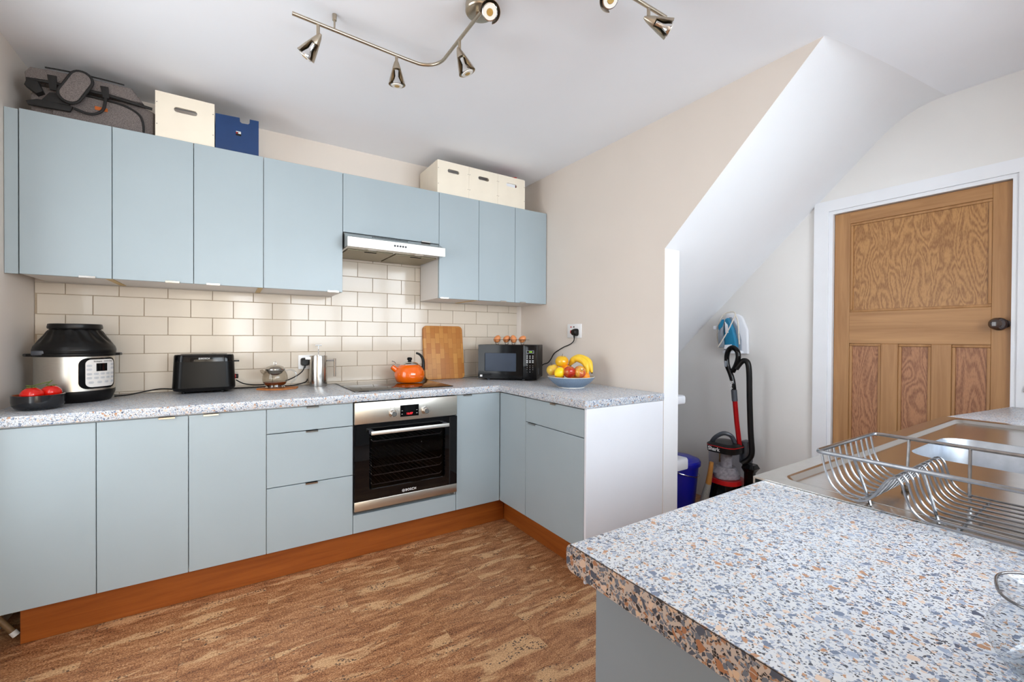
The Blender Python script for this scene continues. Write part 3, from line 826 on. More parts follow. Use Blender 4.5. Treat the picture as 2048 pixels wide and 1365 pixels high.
# blue file
t = thing('file_box', 'dark blue file box with a notched front, next to the large white box', 'box', (.025, 2.8, ZTOP))
x0, x1, z0 = -.069, .1205, ZTOP; z1 = z0 + .178
nx0, nx1 = .005, .055
nt = [(x0, z0), (x1, z0), (x1 - .003, z1 + .006), (nx1 + .03, z1 + .0045)]
nt = [(x0, z0), (x1, z0), (x1, z1 + .010), (nx1 + .025, z1 + .0085), (nx1 + .0245, z1 - .012), (nx1 + .018, z1 - .019), (nx0 + .04, z1 - .021), (nx0 + .032, z1 - .016), (nx0 + .03, z1 + .005), (x0, z1)]
f = MB().add_mesh(panel2d(nt, [], .006, 'xz', 2.668)).build('front_panel', 'file_blue', t)
MB().box(x0, x0 + .006, 2.674, 2.93, z0, z1).build('side_panel', 'file_blue', t); MB().box(x1 - .006, x1, 2.674, 2.93, z0, z1 + .01).build('side_panel', 'ply_edge', t)
MB().box(x0 + .006, x1 - .006, 2.924, 2.93, z0, z1).build('back_panel', 'file_blue', t); MB().box(x0 + .006, x1 - .006, 2.674, 2.924, z0, z0 + .006).build('base_panel', 'file_blue', t)
MB().box(.018, .042, 2.6672, 2.668, z0 + .088, z0 + .111).build('logo_plate', 'black_plastic', f)
MB().box(.019, .041, 2.6668, 2.6672, z0 + .107, z0 + .1105).box(.029, .041, 2.6668, 2.6672, z0 + .099, z0 + .105).build('logo_print', 'print_white', f)
MB().box(.019, .026, 2.6668, 2.6672, z0 + .099, z0 + .104).build('logo_spot', 'led_red' if False else 'red_plastic', f)
# grey bag
t = thing('travel_bag', 'grey melange fabric bag with black straps on the wall cabinets by the left wall', 'bag', (-.53, 2.83, ZTOP))
def extr(pts, y0, y1, bev=.012): return MB().poly(pts, y0, y1, 'y', bev=bev)
extr([(-.735, ZTOP), (-.316, ZTOP), (-.314, 2.29), (-.35, 2.305), (-.43, 2.312), (-.70, 2.30), (-.735, 2.26)], 2.715, 2.96, .02).build('body', 'grey_melange', t)
extr([(-.742, 2.30), (-.745, 2.335), (-.728, 2.362), (-.66, 2.369), (-.5, 2.372), (-.395, 2.372), (-.352, 2.312), (-.40, 2.308), (-.47, 2.316), (-.66, 2.312)], 2.692, 2.95, .014).build('flap', 'grey_melange', t)
pk = extr([(-.66, ZTOP + .001), (-.352, ZTOP + .001), (-.354, 2.215), (-.366, 2.25), (-.395, 2.272), (-.44, 2.284), (-.55, 2.288), (-.64, 2.27), (-.66, 2.24)], 2.70, 2.72, .006).build('pocket', 'grey_melange', t)
MB().tube([(-.353, 2.703, ZTOP + .006), (-.354, 2.7, 2.215), (-.366, 2.7, 2.252), (-.396, 2.7, 2.274), (-.44, 2.7, 2.287), (-.55, 2.7, 2.291), (-.64, 2.702, 2.272)], .0045, n=8, smooth=5).build('piping', 'bag_black', pk)
MB().box(-.523, -.479, 2.6975, 2.7005, 2.236, 2.252, bev=.001, seg=1).build('leather_patch', 'leather_tan', pk)
MB().tube([(-.735, 2.69, 2.302), (-.66, 2.688, 2.308), (-.5, 2.688, 2.31), (-.43, 2.69, 2.305), (-.38, 2.692, 2.30), (-.32, 2.70, 2.296)], .007, n=8, smooth=4).build('zip', 'bag_black', t)
MB().tube([(-.68, 2.69, 2.369), (-.60, 2.689, 2.375), (-.5, 2.69, 2.377), (-.42, 2.69, 2.375)], .003, n=6, smooth=4).build('zip', 'bag_black', t)
for (xa, za, xb, zb, w) in ((-.657, 2.338, -.652, 2.275, .03), (-.488, 2.343, -.482, 2.292, .028)):
    MB().poly([(xa - w / 2, za), (xa + w / 2, za + .002), (xb + w * .38, zb), (xb - w * .38, zb)], 2.680, 2.688, 'y', bev=.002).build('strap_tab', 'bag_black', t)
MB().poly([(-.735, 2.205), (-.728, 2.19), (-.60, 2.195), (-.59, 2.22), (-.70, 2.222)], 2.676, 2.690, 'y', bev=.003).build('strap', 'bag_black', t)
MB().poly([(-.69, 2.22), (-.665, 2.262), (-.61, 2.275), (-.60, 2.222)], 2.678, 2.694, 'y', bev=.004).build('strap', 'bag_black', t)
MB().poly([(-.735, 2.30), (-.742, 2.275), (-.705, 2.245), (-.685, 2.262), (-.70, 2.30)], 2.684, 2.72, 'y', bev=.004).build('side_wing', 'bag_black', t)
MB().tube([(-.585, 2.676, 2.212), (-.545, 2.672, 2.201), (-.515, 2.672, 2.207), (-.49, 2.674, 2.235), (-.482, 2.678, 2.292)], .006, n=8, smooth=5).build('handle_loop', 'bag_black', t)
ang = atan2(2.368 - 2.235, .045)
cpad = Vector((-.578, 0, 2.302)); Mp = Matrix.Translation((cpad.x, 2.668, cpad.z)) @ Matrix.Rotation(-radians(64), 4, 'Y')
hp = MB().poly(stadium(0, 0, .148, .066, 10), -.012, .004, 'y', bev=.004, mat=Mp).build('handle_wrap', 'grey_melange', t)
MB().tube([Mp @ Vector((p[0], -.006, p[1])) for p in stadium(0, 0, .156, .074, 12)], .006, n=8, closed=True).build('wrap_piping', 'bag_black', hp)

# ------------------------------------------------------------------ things on the long worktop
def cyl_patch(cx, cy, r, th0, u0, u1, v0, v1, rad, w, n=20, t=.002):
    # rounded-rectangle plate bent round a vertical cylinder; u along the circumference (m), v = height (m)
    b = MB(); bm = b.bm; rad = min(rad, (v1 - v0) / 2 - 1e-4, (u1 - u0) / 2 - 1e-4)
    cols = []
    us = [u0 + rad * (1 - cos(pi / 2 * i / 6)) for i in range(6)] + [u0 + rad + (u1 - u0 - 2 * rad) * i / n for i in range(n + 1)] + [u1 - rad * (1 - cos(pi / 2 * i / 6)) for i in range(5, -1, -1)]
    for u in us:
        e = 0
        if u < u0 + rad: e = rad - sqrt(max(0, rad * rad - (u0 + rad - u) ** 2))
        if u > u1 - rad: e = rad - sqrt(max(0, rad * rad - (u - u1 + rad) ** 2))
        a = th0 + u / r
        q = []
        for rr in (r + w - t, r + w):
            for v in (v0 + min(e, rad * .98), v1 - min(e, rad * .98)): q.append(bm.verts.new((cx + rr * cos(a), cy + rr * sin(a), v)))
        cols.append(q)
    for A, B in zip(cols, cols[1:]):
        for (i, j) in ((2, 3), (0, 2), (3, 1)): bm.faces.new((A[i], A[j], B[j], B[i]))
    for q in (cols[0], cols[-1]): bm.faces.new((q[0], q[2], q[3], q[1]))
    return b
# multi-cooker
PX, PY, PR = -.610, 2.805, .135
t = thing('multi_cooker', 'round steel and black multi-cooker with air-fryer lid in the left corner', 'cooker', (PX, PY, W))
MB().lathe([(0, W + .001), (.118, W + .001), (.124, W + .006), (PR + .002, W + .04), (PR + .002, W + .052), (PR - .002, W + .054), (0, W + .054)], c=(PX, PY, 0), n=48).build('base', 'black_plastic', t)
MB().lathe([(PR - .004, W + .053), (PR, W + .053), (PR, 1.112), (PR - .004, 1.112)], c=(PX, PY, 0), n=56).build('steel_body', 'steel_brushed', t)
MB().lathe([(0, 1.111), (PR + .006, 1.111), (PR + .008, 1.116), (PR + .008, 1.124), (PR + .002, 1.128), (0, 1.128)], c=(PX, PY, 0), n=56).build('rim', 'black_plastic', t)
lp = [(PR + .004, 1.127), (PR + .006, 1.14), (PR + .002, 1.155), (PR - .008, 1.172), (PR - .022, 1.19), (PR - .036, 1.21), (PR - .046, 1.229), (PR - .05, 1.236), (0, 1.236)]
def swirl(r, z, a):
    k_ = max(0, min(1, (z - 1.165) / .02)) * max(0, min(1, (1.234 - z) / .01))
    return r + .0035 * k_ * sin(16 * a + z * 55)
lp2 = []
for (p, q) in zip(lp, lp[1:]):
    for j in range(4): lp2.append((p[0] + (q[0] - p[0]) * j / 4, p[1] + (q[1] - p[1]) * j / 4))
lp2.append(lp[-1])
lid = MB().lathe(lp2, c=(PX, PY, 0), n=128, rfun=swirl).build('lid', 'black_plastic', t, smooth=60)
MB().lathe([(PR - .048, 1.235), (PR - .043, 1.237), (PR - .041, 1.243), (PR - .044, 1.258), (PR - .05, 1.260), (0, 1.258)], c=(PX, PY, 0), n=48).build('top_cap', 'black_plastic', lid)
tv = Vector((-.15, -.99, 0)).normalized()
for sgn, L in ((-1, .03), (1, .026)):
    d_ = Vector((.977, .21, 0)) * sgn; e_ = Vector((-d_.y, d_.x, 0)); c_ = Vector((PX, PY, 0)) + d_ * (PR - .01)
    M_ = Matrix.Identity(4)
    for i in range(3): M_[i][0] = d_[i]; M_[i][1] = e_[i]; M_[i][3] = c_[i]
    MB().poly([(0, -.05), (L, -.035), (L + .01, -.01), (L + .01, .01), (L, .035), (0, .05)], 1.112, 1.124, 'z', bev=.003, mat=M_).build('side_handle', 'black_plastic', t)
MB().box(PX - .115, PX - .075, PY - .118, PY - .09, 1.119, 1.139, bev=.003).build('hinge_latch', 'dark_grey', lid)
th0 = atan2(-.705, .708) + .06
sur = cyl_patch(PX, PY, PR, th0, -.078, .078, W + .062, 1.104, .03, .004, t=.006).build('panel_surround', 'black_gloss', t)
cyl_patch(PX, PY, PR, th0, -.056, .062, W + .070, 1.097, .02, .007, t=.004).build('control_panel', 'melamine', t)
cyl_patch(PX, PY, PR, th0, -.020, .024, 1.043, 1.079, .001, .0078, t=.002).build('display', 'black_gloss', t)
def bend(me, u0, v0, w):
    for v in me.vertices:
        a = th0 + (u0 + v.co.x) / PR; r_ = PR + w + v.co.z
        v.co = (PX + r_ * cos(a), PY + r_ * sin(a), v0 + v.co.y)
    return me
MB().add_mesh(bend(text_mesh('Instant', .0115, .0004, .0001), -.014, 1.088, .0075)).add_mesh(bend(text_mesh('DUO Crisp', .0085, .0004), .030, 1.088, .0075)).build('name_print', 'print_dark', t)
spots = [(-.044, 1.069), (-.044, 1.052), (.05, 1.072), (.05, 1.055)]
for j, v_ in enumerate((1.031, 1.013)):
    for u_ in (-.044, -.020, .004, .027, .05): spots.append((u_, v_))
for u_ in (-.038, -.008, .02, .05): spots.append((u_, .993))
for (u_, v_) in spots:
    bt = cyl_patch(PX, PY, PR, th0, u_ - .009, u_ + .009, v_ - .0055, v_ + .0055, .0054, .0085, n=2, t=.002).build('button', 'button_grey', t)
    MB().add_mesh(bend(text_mesh('----', .006, .0003), u_, v_, .0086)).build('button_print', 'print_dark', bt)
# tomato bowl and tomatoes
BXc, BYc, BR = -.668, 2.562, .078
t = thing('serving_bowl', 'shallow black bowl with terracotta inside, holding tomatoes', 'bowl', (BXc, BYc, W))
MB().lathe([(0, W + .001), (.055, W + .001), (.068, W + .007), (BR - .002, W + .02), (BR, W + .035), (BR, W + .06), (BR - .004, W + .061)], c=(BXc, BYc, 0), n=48).build('outside', 'bowl_black', t)
MB().lathe([(BR - .004, W + .0605), (BR - .006, W + .0595), (BR - .007, W + .03), (.06, W + .013), (0, W + .009)], c=(BXc, BYc, 0), n=48).build('inside', 'terracotta', t)
def tomato(label, x, y, z, r, ax):
    t = thing('tomato', label, 'tomato', (x, y, z - r), group='tomatoes in the black bowl')
    def rf(rr, zz, a): return rr * (1 + .03 * cos(5 * a))
    k_ = 14; prof = [(r * sin(pi * i / k_), z - r * .86 * cos(pi * i / k_)) for i in range(k_ + 1)]; prof[0] = (0, z - r * .84); prof[-1] = (0, z + r * .78)
    MB().lathe(prof, c=(x, y, 0), n=28, rfun=rf).build('flesh', 'tomato', t)
    b = MB()
    for i in range(5):
        a = 2 * pi * i / 5; b.tube([(x, y, z + r * .78), (x + .01 * cos(a), y + .01 * sin(a), z + r * .86), (x + .019 * cos(a), y + .019 * sin(a), z + r * .80 + .004)], lambda s: .0022 * (1 - s * .8) + .0004, n=6, smooth=3)
    b.build('calyx', 'stalk_green', t)
tomato('red tomato at the front of the black bowl', -.680, 2.533, W + .063, .034, 0)
tomato('red tomato at the right side of the black bowl', -.635, 2.573, W + .066, .033, 0)
tomato('red tomato half hidden at the back left of the black bowl', -.704, 2.588, W + .056, .028, 0)
o = MB().tube([(-.705, 2.565, W + .098), (-.69, 2.575, W + .095), (-.665, 2.585, W + .103), (-.64, 2.592, W + .109)], .0022, n=6, smooth=4).tube([(-.64, 2.592, W + .109), (-.634, 2.586, W + .115)], .0014, n=6).tube([(-.64, 2.592, W + .109), (-.652, 2.58, W + .096)], .0014, n=6).build('tomato_vine', 'stalk_green'); tag(o, 'green vine stalk lying over the tomatoes', 'stalk')
# toaster
t = thing('toaster', 'black two-slot toaster between the multi-cooker and the teapot', 'toaster', (-.121, 2.895, W))
TXc, TYc = -.121, 2.888
def tsec(w, d, z, r=.045): return (rrect(w, d, r, 8, TXc, TYc), z)
MB().loft([tsec(.235, .115, W + .010), tsec(.268, .134, W + .016), tsec(.280, .144, W + .03)]).build('base', 'black_plastic', t)
bd = MB().loft([tsec(.280, .144, W + .0305), tsec(.278, .143, W + .05), tsec(.268, .138, W + .168)]).build('body', 'toaster_black', t)
MB().loft([tsec(.268, .138, W + .1685), tsec(.2655, .136, W + .198), tsec(.259, .13, W + .205), tsec(.245, .118, W + .2065)]).build('top_band', 'black_gloss', t)
for yo in (-.028, .028): MB().box(TXc - .105, TXc + .10, TYc + yo - .012, TYc + yo + .012, W + .2066, W + .2074).build('slot', 'gap_dark', t)
for (xx, yy) in ((-.09, -.052), (.08, -.052), (-.09, .052), (.08, .052)): MB().lathe([(0, W + .0005), (.008, W + .0005), (.009, W + .012), (0, W + .012)], c=(TXc + xx, TYc + yy * .9, 0), n=14).build('foot', 'black_plastic', t)
MB().box(TXc + .130, TXc + .158, TYc - .018, TYc + .006, W + .163, W + .171, bev=.002).build('lever', 'black_plastic', t)
dl = MB().axis([(0, 0), (.011, 0), (.011, .008), (.012, .008), (.012, .02), (.008, .022), (0, .022)], (TXc + .132, TYc - .02, W + .082), (1, 0, 0), n=20).build('browning_dial', 'black_plastic', t)
MB().axis([(.0123, .0), (.0128, .0), (.0128, .003), (.0123, .003)], (TXc + .138, TYc - .02, W + .082), (1, 0, 0), n=20).build('red_ring', 'red_plastic', dl)
maker_mark(TXc + .0, TYc - .0687, W + .185, .011, t)
# cables
def cable(label, pts, r=.0032, mat='black_plastic', nm='cable'):
    o = MB().tube(pts, r, n=8, smooth=6).build(nm, mat); tag(o, label, 'cable'); return o
cable('black cable running from the multi-cooker behind the toaster', [(-.482, 2.84, W + .008), (-.43, 2.845, W + .010), (-.37, 2.85, W + .022), (-.31, 2.89, W + .028), (-.26, 2.92, W + .02), (-.22, 2.972, W + .0055), (-.12, 2.981, W + .0045), (.0, 2.981, W + .0045), (.10, 2.965, W + .005), (.22, 2.965, W + .006), (.31, 2.955, W + .006), (.385, 2.968, W + .02), (.40, 2.974, W + .04)])
cable('black toaster cable rising to the plug behind the cafetiere', [(.022, 2.876, W + .06), (.06, 2.90, W + .035), (.12, 2.93, W + .022), (.19, 2.945, W + .022), (.27, 2.945, W + .035), (.33, 2.95, W + .06), (.368, 2.955, W + .09), (.382, 2.955, W + .122)], nm='toaster_cable')
# double socket and plug behind the cafetiere
o = MB().box(.348, .436, 2.980, 2.9872, 1.003, 1.091, bev=.003).build('wall_socket', 'socket_white'); tag(o, 'white wall socket on the tiles behind the cafetiere', 'socket')
o = MB().loft([(rrect(.048, .048, .012, 5, 0, 0), 0), (rrect(.05, .05, .014, 5, 0, 0), .012), (rrect(.036, .036, .014, 5, 0, 0), .030)], mat=Matrix.Translation((.385, 2.9795, 1.05)) @ Matrix.Rotation(radians(90), 4, 'X')).cyl((.385, 2.958, 1.03), (.382, 2.955, 1.012), .006, .0045).build('power_plug', 'black_plastic'); tag(o, 'black plug in the tiled-wall socket behind the cafetiere', 'plug')
# cork mat and glass teapot
oc = [(.335, 2.865), (.285, 2.905), (.20, 2.925), (.125, 2.885), (.118, 2.845), (.165, 2.79), (.235, 2.765), (.315, 2.80)]
o = MB().poly(oc, W + .0005, W + .0075, 'z', bev=.001).build('trivet', 'cork_mat'); tag(o, 'octagonal cork mat under the glass teapot', 'mat')
GX, GY, GZ = .212, 2.845, W + .0078
t = thing('teapot', 'glass teapot with steel lid and a little tea, standing on a cork mat', 'teapot', (GX, GY, GZ))
gp = [(.040, .012), (.052, .018), (.061, .032), (.0655, .05), (.064, .07), (.058, .088), (.05, .1), (.046, .108)]
MB().lathe([(r_, GZ + z_) for r_, z_ in gp], c=(GX, GY, 0), n=48).build('glass_body', 'pot_glass', t)
MB().lathe([(0, GZ + .0145), (.040, GZ + .0145), (.0505, GZ + .019), (.058, GZ + .031), (.0585, GZ + .036), (0, GZ + .036)], c=(GX, GY, 0), n=40).build('tea', 'tea', t)
MB().lathe([(.036, GZ + .0005), (.05, GZ + .0005), (.052, GZ + .005), (.046, GZ + .010), (.044, GZ + .014), (.036, GZ + .014)], c=(GX, GY, 0), n=40).build('base_ring', 'chrome', t)
ld = MB().lathe([(0, GZ + .094), (.044, GZ + .094), (.0475, GZ + .103), (.051, GZ + .106), (.051, GZ + .110), (.042, GZ + .122), (.022, GZ + .131), (0, GZ + .134)], c=(GX, GY, 0), n=40).build('lid', 'steel', t)
MB().tube([(GX + .007 * cos(a), GY, GZ + .142 + .008 * sin(a)) for a in [2 * pi * i / 14 for i in range(14)]], .0016, n=6, closed=True).build('lid_ring', 'chrome', ld)
MB().lathe([(.040, GZ + .093), (.036, GZ + .084), (.018, GZ + .074), (0, GZ + .072)], c=(GX, GY, 0), n=32).build('infuser', 'steel', t)
for dy in (-.006, .006):
    pass
MB().tube([(GX + .052, GY - .01, GZ + .097), (GX + .078, GY - .012, GZ + .103), (GX + .1, GY - .014, GZ + .092), (GX + .109, GY - .015, GZ + .067), (GX + .099, GY - .014, GZ + .042), (GX + .08, GY - .012, GZ + .027)], .0052, n=10, smooth=6).build('glass_handle', 'jug_glass', t)
MB().tube([(GX - .05, GY, GZ + .085), (GX - .064, GY, GZ + .096), (GX - .07, GY, GZ + .107)], lambda s: .012 - .005 * s, n=12, smooth=4).build('spout', 'pot_glass', t)
MB().lathe([(.0475, GZ + .1015), (.0515, GZ + .1015), (.0525, GZ + .1045), (.0475, GZ + .1045), (.0475, GZ + .1015)], c=(GX, GY, 0), n=40).build('collar', 'steel', t)
# cafetiere
FXc, FYc = .452, 2.905
t = thing('cafetiere', 'tall stainless steel cafetiere with plunger up and open side handle', 'coffee maker', (FXc, FYc, W))
MB().lathe([(0, W + .0005), (.05, W + .0005), (.0505, W + .004), (.0505, W + .184), (.0495, W + .187), (.047, W + .187), (.047, W + .17)], c=(FXc, FYc, 0), n=48).build('body', 'steel', t)
ld = MB().lathe([(0, W + .183), (.0465, W + .183), (.0468, W + .1885), (.02, W + .1915), (0, W + .192)], c=(FXc, FYc, 0), n=40).build('lid', 'chrome', t)
pl = MB().cyl((FXc, FYc, W + .19), (FXc, FYc, W + .25), .0022, n=10).build('plunger_rod', 'chrome', t)
MB().tube([(FXc - .018, FYc, W + .252), (FXc + .018, FYc, W + .252)], .0045, n=12).build('plunger_knob', 'chrome', pl)
hb = MB().tube([(FXc + .048, FYc - .005, W + .158), (FXc + .098, FYc - .01, W + .158)], .006, n=10).tube([(FXc + .094, FYc - .01, W + .168), (FXc + .094, FYc - .01, W + .055)], .0075, n=10).build('handle', 'steel', t)
MB().poly([(0, -.016), (.028, -.004), (.028, .004), (0, .016)], W + .166, W + .18, 'z', mat=Matrix.Translation((FXc - .046, FYc - .004, 0)) @ Matrix.Rotation(pi, 4, 'Z')).build('spout', 'steel', t)
# kettle on the hob
KX, KY, KZ = .998, 2.80, W + .006
t = thing('kettle', 'orange enamel whistling kettle with black handle on the hob', 'kettle', (KX, KY, KZ))
MB().lathe([(0, KZ + .0005), (.078, KZ + .0005), (.085, KZ + .006), (.096, KZ + .03), (.099, KZ + .05), (.094, KZ + .075), (.083, KZ + .096), (.068, KZ + .112), (.058, KZ + .117), (0, KZ + .117)], c=(KX, KY, 0), n=56).build('body', 'orange_enamel', t, smooth=60)
ld = MB().lathe([(.0585, KZ + .116), (.058, KZ + .119), (.05, KZ + .128), (.032, KZ + .136), (.012, KZ + .14), (0, KZ + .14)], c=(KX, KY, 0), n=40).build('lid', 'chrome', t, smooth=60)
MB().lathe([(0, KZ + .139), (.012, KZ + .139), (.011, KZ + .143), (.016, KZ + .149), (.0168, KZ + .157), (.012, KZ + .164), (0, KZ + .166)], c=(KX, KY, 0), n=24).build('knob', 'black_gloss', ld)
kd = Vector((.80, -.60, 0))
MB().axis([(.0, 0), (.0175, 0), (.0165, .055), (.0135, .055), (.0135, .03)], Vector((KX, KY, KZ + .068)) - Vector((.98, -.2, 0)).normalized() * .072, (-.72, .1, .62), n=24).build('spout', 'orange_enamel', t)
sp0 = Vector((KX - .104, KY + .016, KZ + .115))
MB().tube([sp0 + Vector((.012, 0, -.006)), sp0 + Vector((.018, 0, .004)), sp0 + Vector((.008, 0, .02)), sp0 + Vector((-.010, 0, .027))], .0028, n=8, smooth=5).tube([sp0 + Vector((.012, 0, -.002)), sp0 + Vector((.03, 0, -.006)), sp0 + Vector((.044, 0, .006))], .0016, n=6, smooth=4).build('whistle_lever', 'chrome', t)
MB().tube([(KX + .088, KY - .01, KZ + .075), (KX + .091, KY - .01, KZ + .1), (KX + .093, KY - .01, KZ + .13), (KX + .085, KY - .01, KZ + .16), (KX + .066, KY - .01, KZ + .183), (KX + .042, KY - .01, KZ + .193)], lambda s: .0125 - .006 * s, n=12, smooth=6, flat=.8).build('handle', 'black_plastic', t)
# chopping board leaning on the tiles
bw, bh, bt_ = .312, .392, .028
th_ = math.atan2(.055, .388)
Mb = Matrix.Translation((1.158 + bw / 2, 2.918, W + .001)) @ Matrix.Rotation(-th_, 4, 'X')
o = MB().poly([(x, y + bh / 2) for x, y in rrect(bw, bh, .03, 6)], 0, bt_, 'y', bev=.004).build('chopping_board', 'board_blocks')
o.matrix_world = Mb @ Matrix.Translation(o.location)
tag(o, 'end-grain wooden chopping board leaning on the tiles beside the kettle', 'chopping board')
# microwave, turned across the corner
MU = Vector((.706, -.708, 0)); MN = Vector((-.708, -.706, 0))
mrot = atan2(MU.y, MU.x)
ML = Vector((1.500, 2.769, 0)); mw, mh, md = .43, .243, .272
t = thing('microwave', 'black microwave oven standing diagonally in the right corner of the worktop', 'microwave', (ML.x, ML.y, W), mrot, local=True)
z0 = .011
MB().box(0, mw, .018, md, z0, z0 + mh, bev=.004).build('body', 'black_plastic', t)
dw = mw * .765
MB().add_mesh(panel2d([(.001, z0), (dw, z0), (dw, z0 + mh - .001), (.001, z0 + mh - .001)], [rrect(.232, .132, .006, 4, .165, z0 + .118)], .017, 'xz', 0)).build('door', 'black_gloss', t)
MB().box(.05, .28, .006, .012, z0 + .053, z0 + .183).build('door_window', 'mw_window', t)
pn = MB().box(dw + .0015, mw - .001, 0, .0175, z0, z0 + mh - .001, bev=.002).build('control_panel', 'black_gloss', t)
FL = lambda x, y, z: frame_mat((x, y, z), (1, 0, 0), (0, 0, 1))
ds = MB().box(dw + .025, mw - .022, -.0008, .001, z0 + .184, z0 + .204).build('display_frame', 'grey_plastic', pn)
MB().box(dw + .028, mw - .025, -.0014, -.0006, z0 + .1865, z0 + .2015).build('display', 'black_glass', ds)
MB().add_mesh(text_mesh('0:00', .012, .0003, .0002), FL(dw + .056, -.0018, z0 + .194)).build('clock_digits', 'led_green', ds)
b = MB()
def row(s, zz):
    n_ = len(s)
    for i, ch in enumerate(s): b.add_mesh(text_mesh(ch, .0085, .0003), FL(dw + .031 + i * .0205, -.0004, z0 + zz))
row('123', .096); row('456', .083); row('789', .069); row('-0-', .052)
for zz in (.164, .15):
    for i in range(3):
        xx = dw + .031 + i * .0205; b.box(xx - .004, xx + .004, -.0006, .0004, z0 + zz - .003, z0 + zz - .0015); b.lathe([(0, 0), (.0025, 0), (0, .0004)], n=8, mat=Matrix.Translation((xx, -.0004, z0 + zz + .003)) @ Matrix.Rotation(radians(90), 4, 'X'))
for zz in (.134, .126, .119):
    for i in range(3): xx = dw + .031 + i * .0205; b.box(xx - .006, xx + .006, -.0006, .0004, z0 + zz - .0013, z0 + zz + .0013)
b.build('key_print', 'print_white', pn, smooth=0)
MB().box(.014, .032, -.0006, .0004, z0 + .012, z0 + .026).build('rating_label', 'print_white', t)
for (xx, yy) in ((.07, .03), (.33, .03), (.07, .23), (.33, .23)): MB().lathe([(0, .0006), (.012, .0006), (.013, z0), (0, z0)], c=(xx, yy, 0), n=14).build('foot', 'dark_grey', t)
b = MB()
for i in range(7): b.box(mw - .0008, mw + .0006, .05 + i * .008, .054 + i * .008, z0 + .03, z0 + .075)
b.build('side_vents', 'dark_grey', t)
# egg rack with four eggs on the microwave
ZM = W + z0 + mh
mid = ML + MU * .228 - MN * .10
t = thing('egg_rack', 'black wire egg rack on top of the microwave', 'egg rack', (mid.x, mid.y, ZM))
offs = [-.108, -.042, .014, .078]
eggd = [-.012, .012, -.012, .004]
for i, of in enumerate(offs):
    c_ = mid + MU * of - MN * eggd[i]
    b = MB().tube([(c_.x + .026 * cos(a), c_.y + .026 * sin(a), ZM + .036) for a in [2 * pi * j / 20 for j in range(20)]], .0013, n=6, closed=True)
    for j in range(4):
        a = 2 * pi * j / 4 + .5
        b.tube([(c_.x + .026 * cos(a), c_.y + .026 * sin(a), ZM + .036), (c_.x + .017 * cos(a), c_.y + .017 * sin(a), ZM + .012), (c_.x + .010 * cos(a), c_.y + .010 * sin(a), ZM + .0016)], .0012, n=5)
    b.tube([(c_.x + .010 * cos(a), c_.y + .010 * sin(a), ZM + .0016) for a in [2 * pi * j / 12 for j in range(12)]], .0012, n=5, closed=True)
    b.build('egg_cup_wire', 'bag_black', t)
for sd in (-.026, .026):
    p_ = [mid + MU * q - MN * sd + Vector((0, 0, ZM + .0365)) for q in (-.125, -.04, .04, .125)]
    MB().tube(p_, .0014, n=6).build('rail_wire', 'bag_black', t)
pos = ['leftmost', 'second from the left', 'third from the left', 'rightmost']
for i, of in enumerate(offs):
    c_ = mid + MU * of - MN * eggd[i]; r_ = .0235
    k_ = 14; prof = []
    for j in range(k_ + 1):
        u = pi * j / k_; zz = -cos(u); prof.append((r_ * sin(u) * (1 - .12 * zz), .0295 * zz))
    prof[0] = (0, prof[0][1]); prof[-1] = (0, prof[-1][1])
    tl = MU * [.5, .75, .2, .8][i] * [1, 1, -1, 1][i] + Vector((0, 0, .7))
    o = MB().axis(prof, (c_.x, c_.y, ZM + .0415), tl, n=24).build('egg', 'egg_shell', smooth=80); tag(o, 'brown egg in the wire rack, %s of the four' % pos[i], 'egg', 'eggs in the rack on the microwave')
# switched socket on the stair wall with microwave plug
t = thing('cooker_switch', 'white switched wall socket with red rocker on the stair wall above the fruit bowl', 'socket', (2.0275, 2.322, 1.21))
MB().box(2.0195, 2.0285, 2.25, 2.394, 1.208, 1.306, bev=.003).build('plate', 'socket_white', t)
MB().box(2.0165, 2.0198, 2.346, 2.361, 1.24, 1.262, bev=.002).build('rocker', 'red_plastic', t)
MB().box(2.0185, 2.0197, 2.347, 2.36, 1.281, 1.289).build('neon', 'red_plastic', t); MB().box(2.0185, 2.0197, 2.316, 2.33, 1.281, 1.289).build('neon', 'knob_dark', t)
o = MB().loft([(rrect(.05, .048, .014, 5), 0), (rrect(.052, .052, .016, 5), .012), (rrect(.036, .036, .014, 5), .034)], mat=Matrix.Translation((2.019, 2.296, 1.247)) @ Matrix.Rotation(radians(-90), 4, 'Y')).cyl((1.999, 2.296, 1.226), (2.001, 2.297, 1.205), .006, .0045).build('power_plug', 'black_plastic'); tag(o, 'black plug in the white switched socket on the stair wall', 'plug')
cable('black cable hanging from the switched socket to the microwave', [(2.001, 2.297, 1.208), (2.006, 2.31, 1.185), (2.016, 2.36, 1.162), (2.02, 2.43, 1.142), (2.02, 2.49, 1.118), (2.02, 2.545, 1.09), (2.02, 2.585, 1.045), (2.02, 2.62, 1.018), (2.018, 2.67, 1.004), (2.012, 2.70, .985), (1.99, 2.735, .968)], r=.0036, nm='microwave_cable')
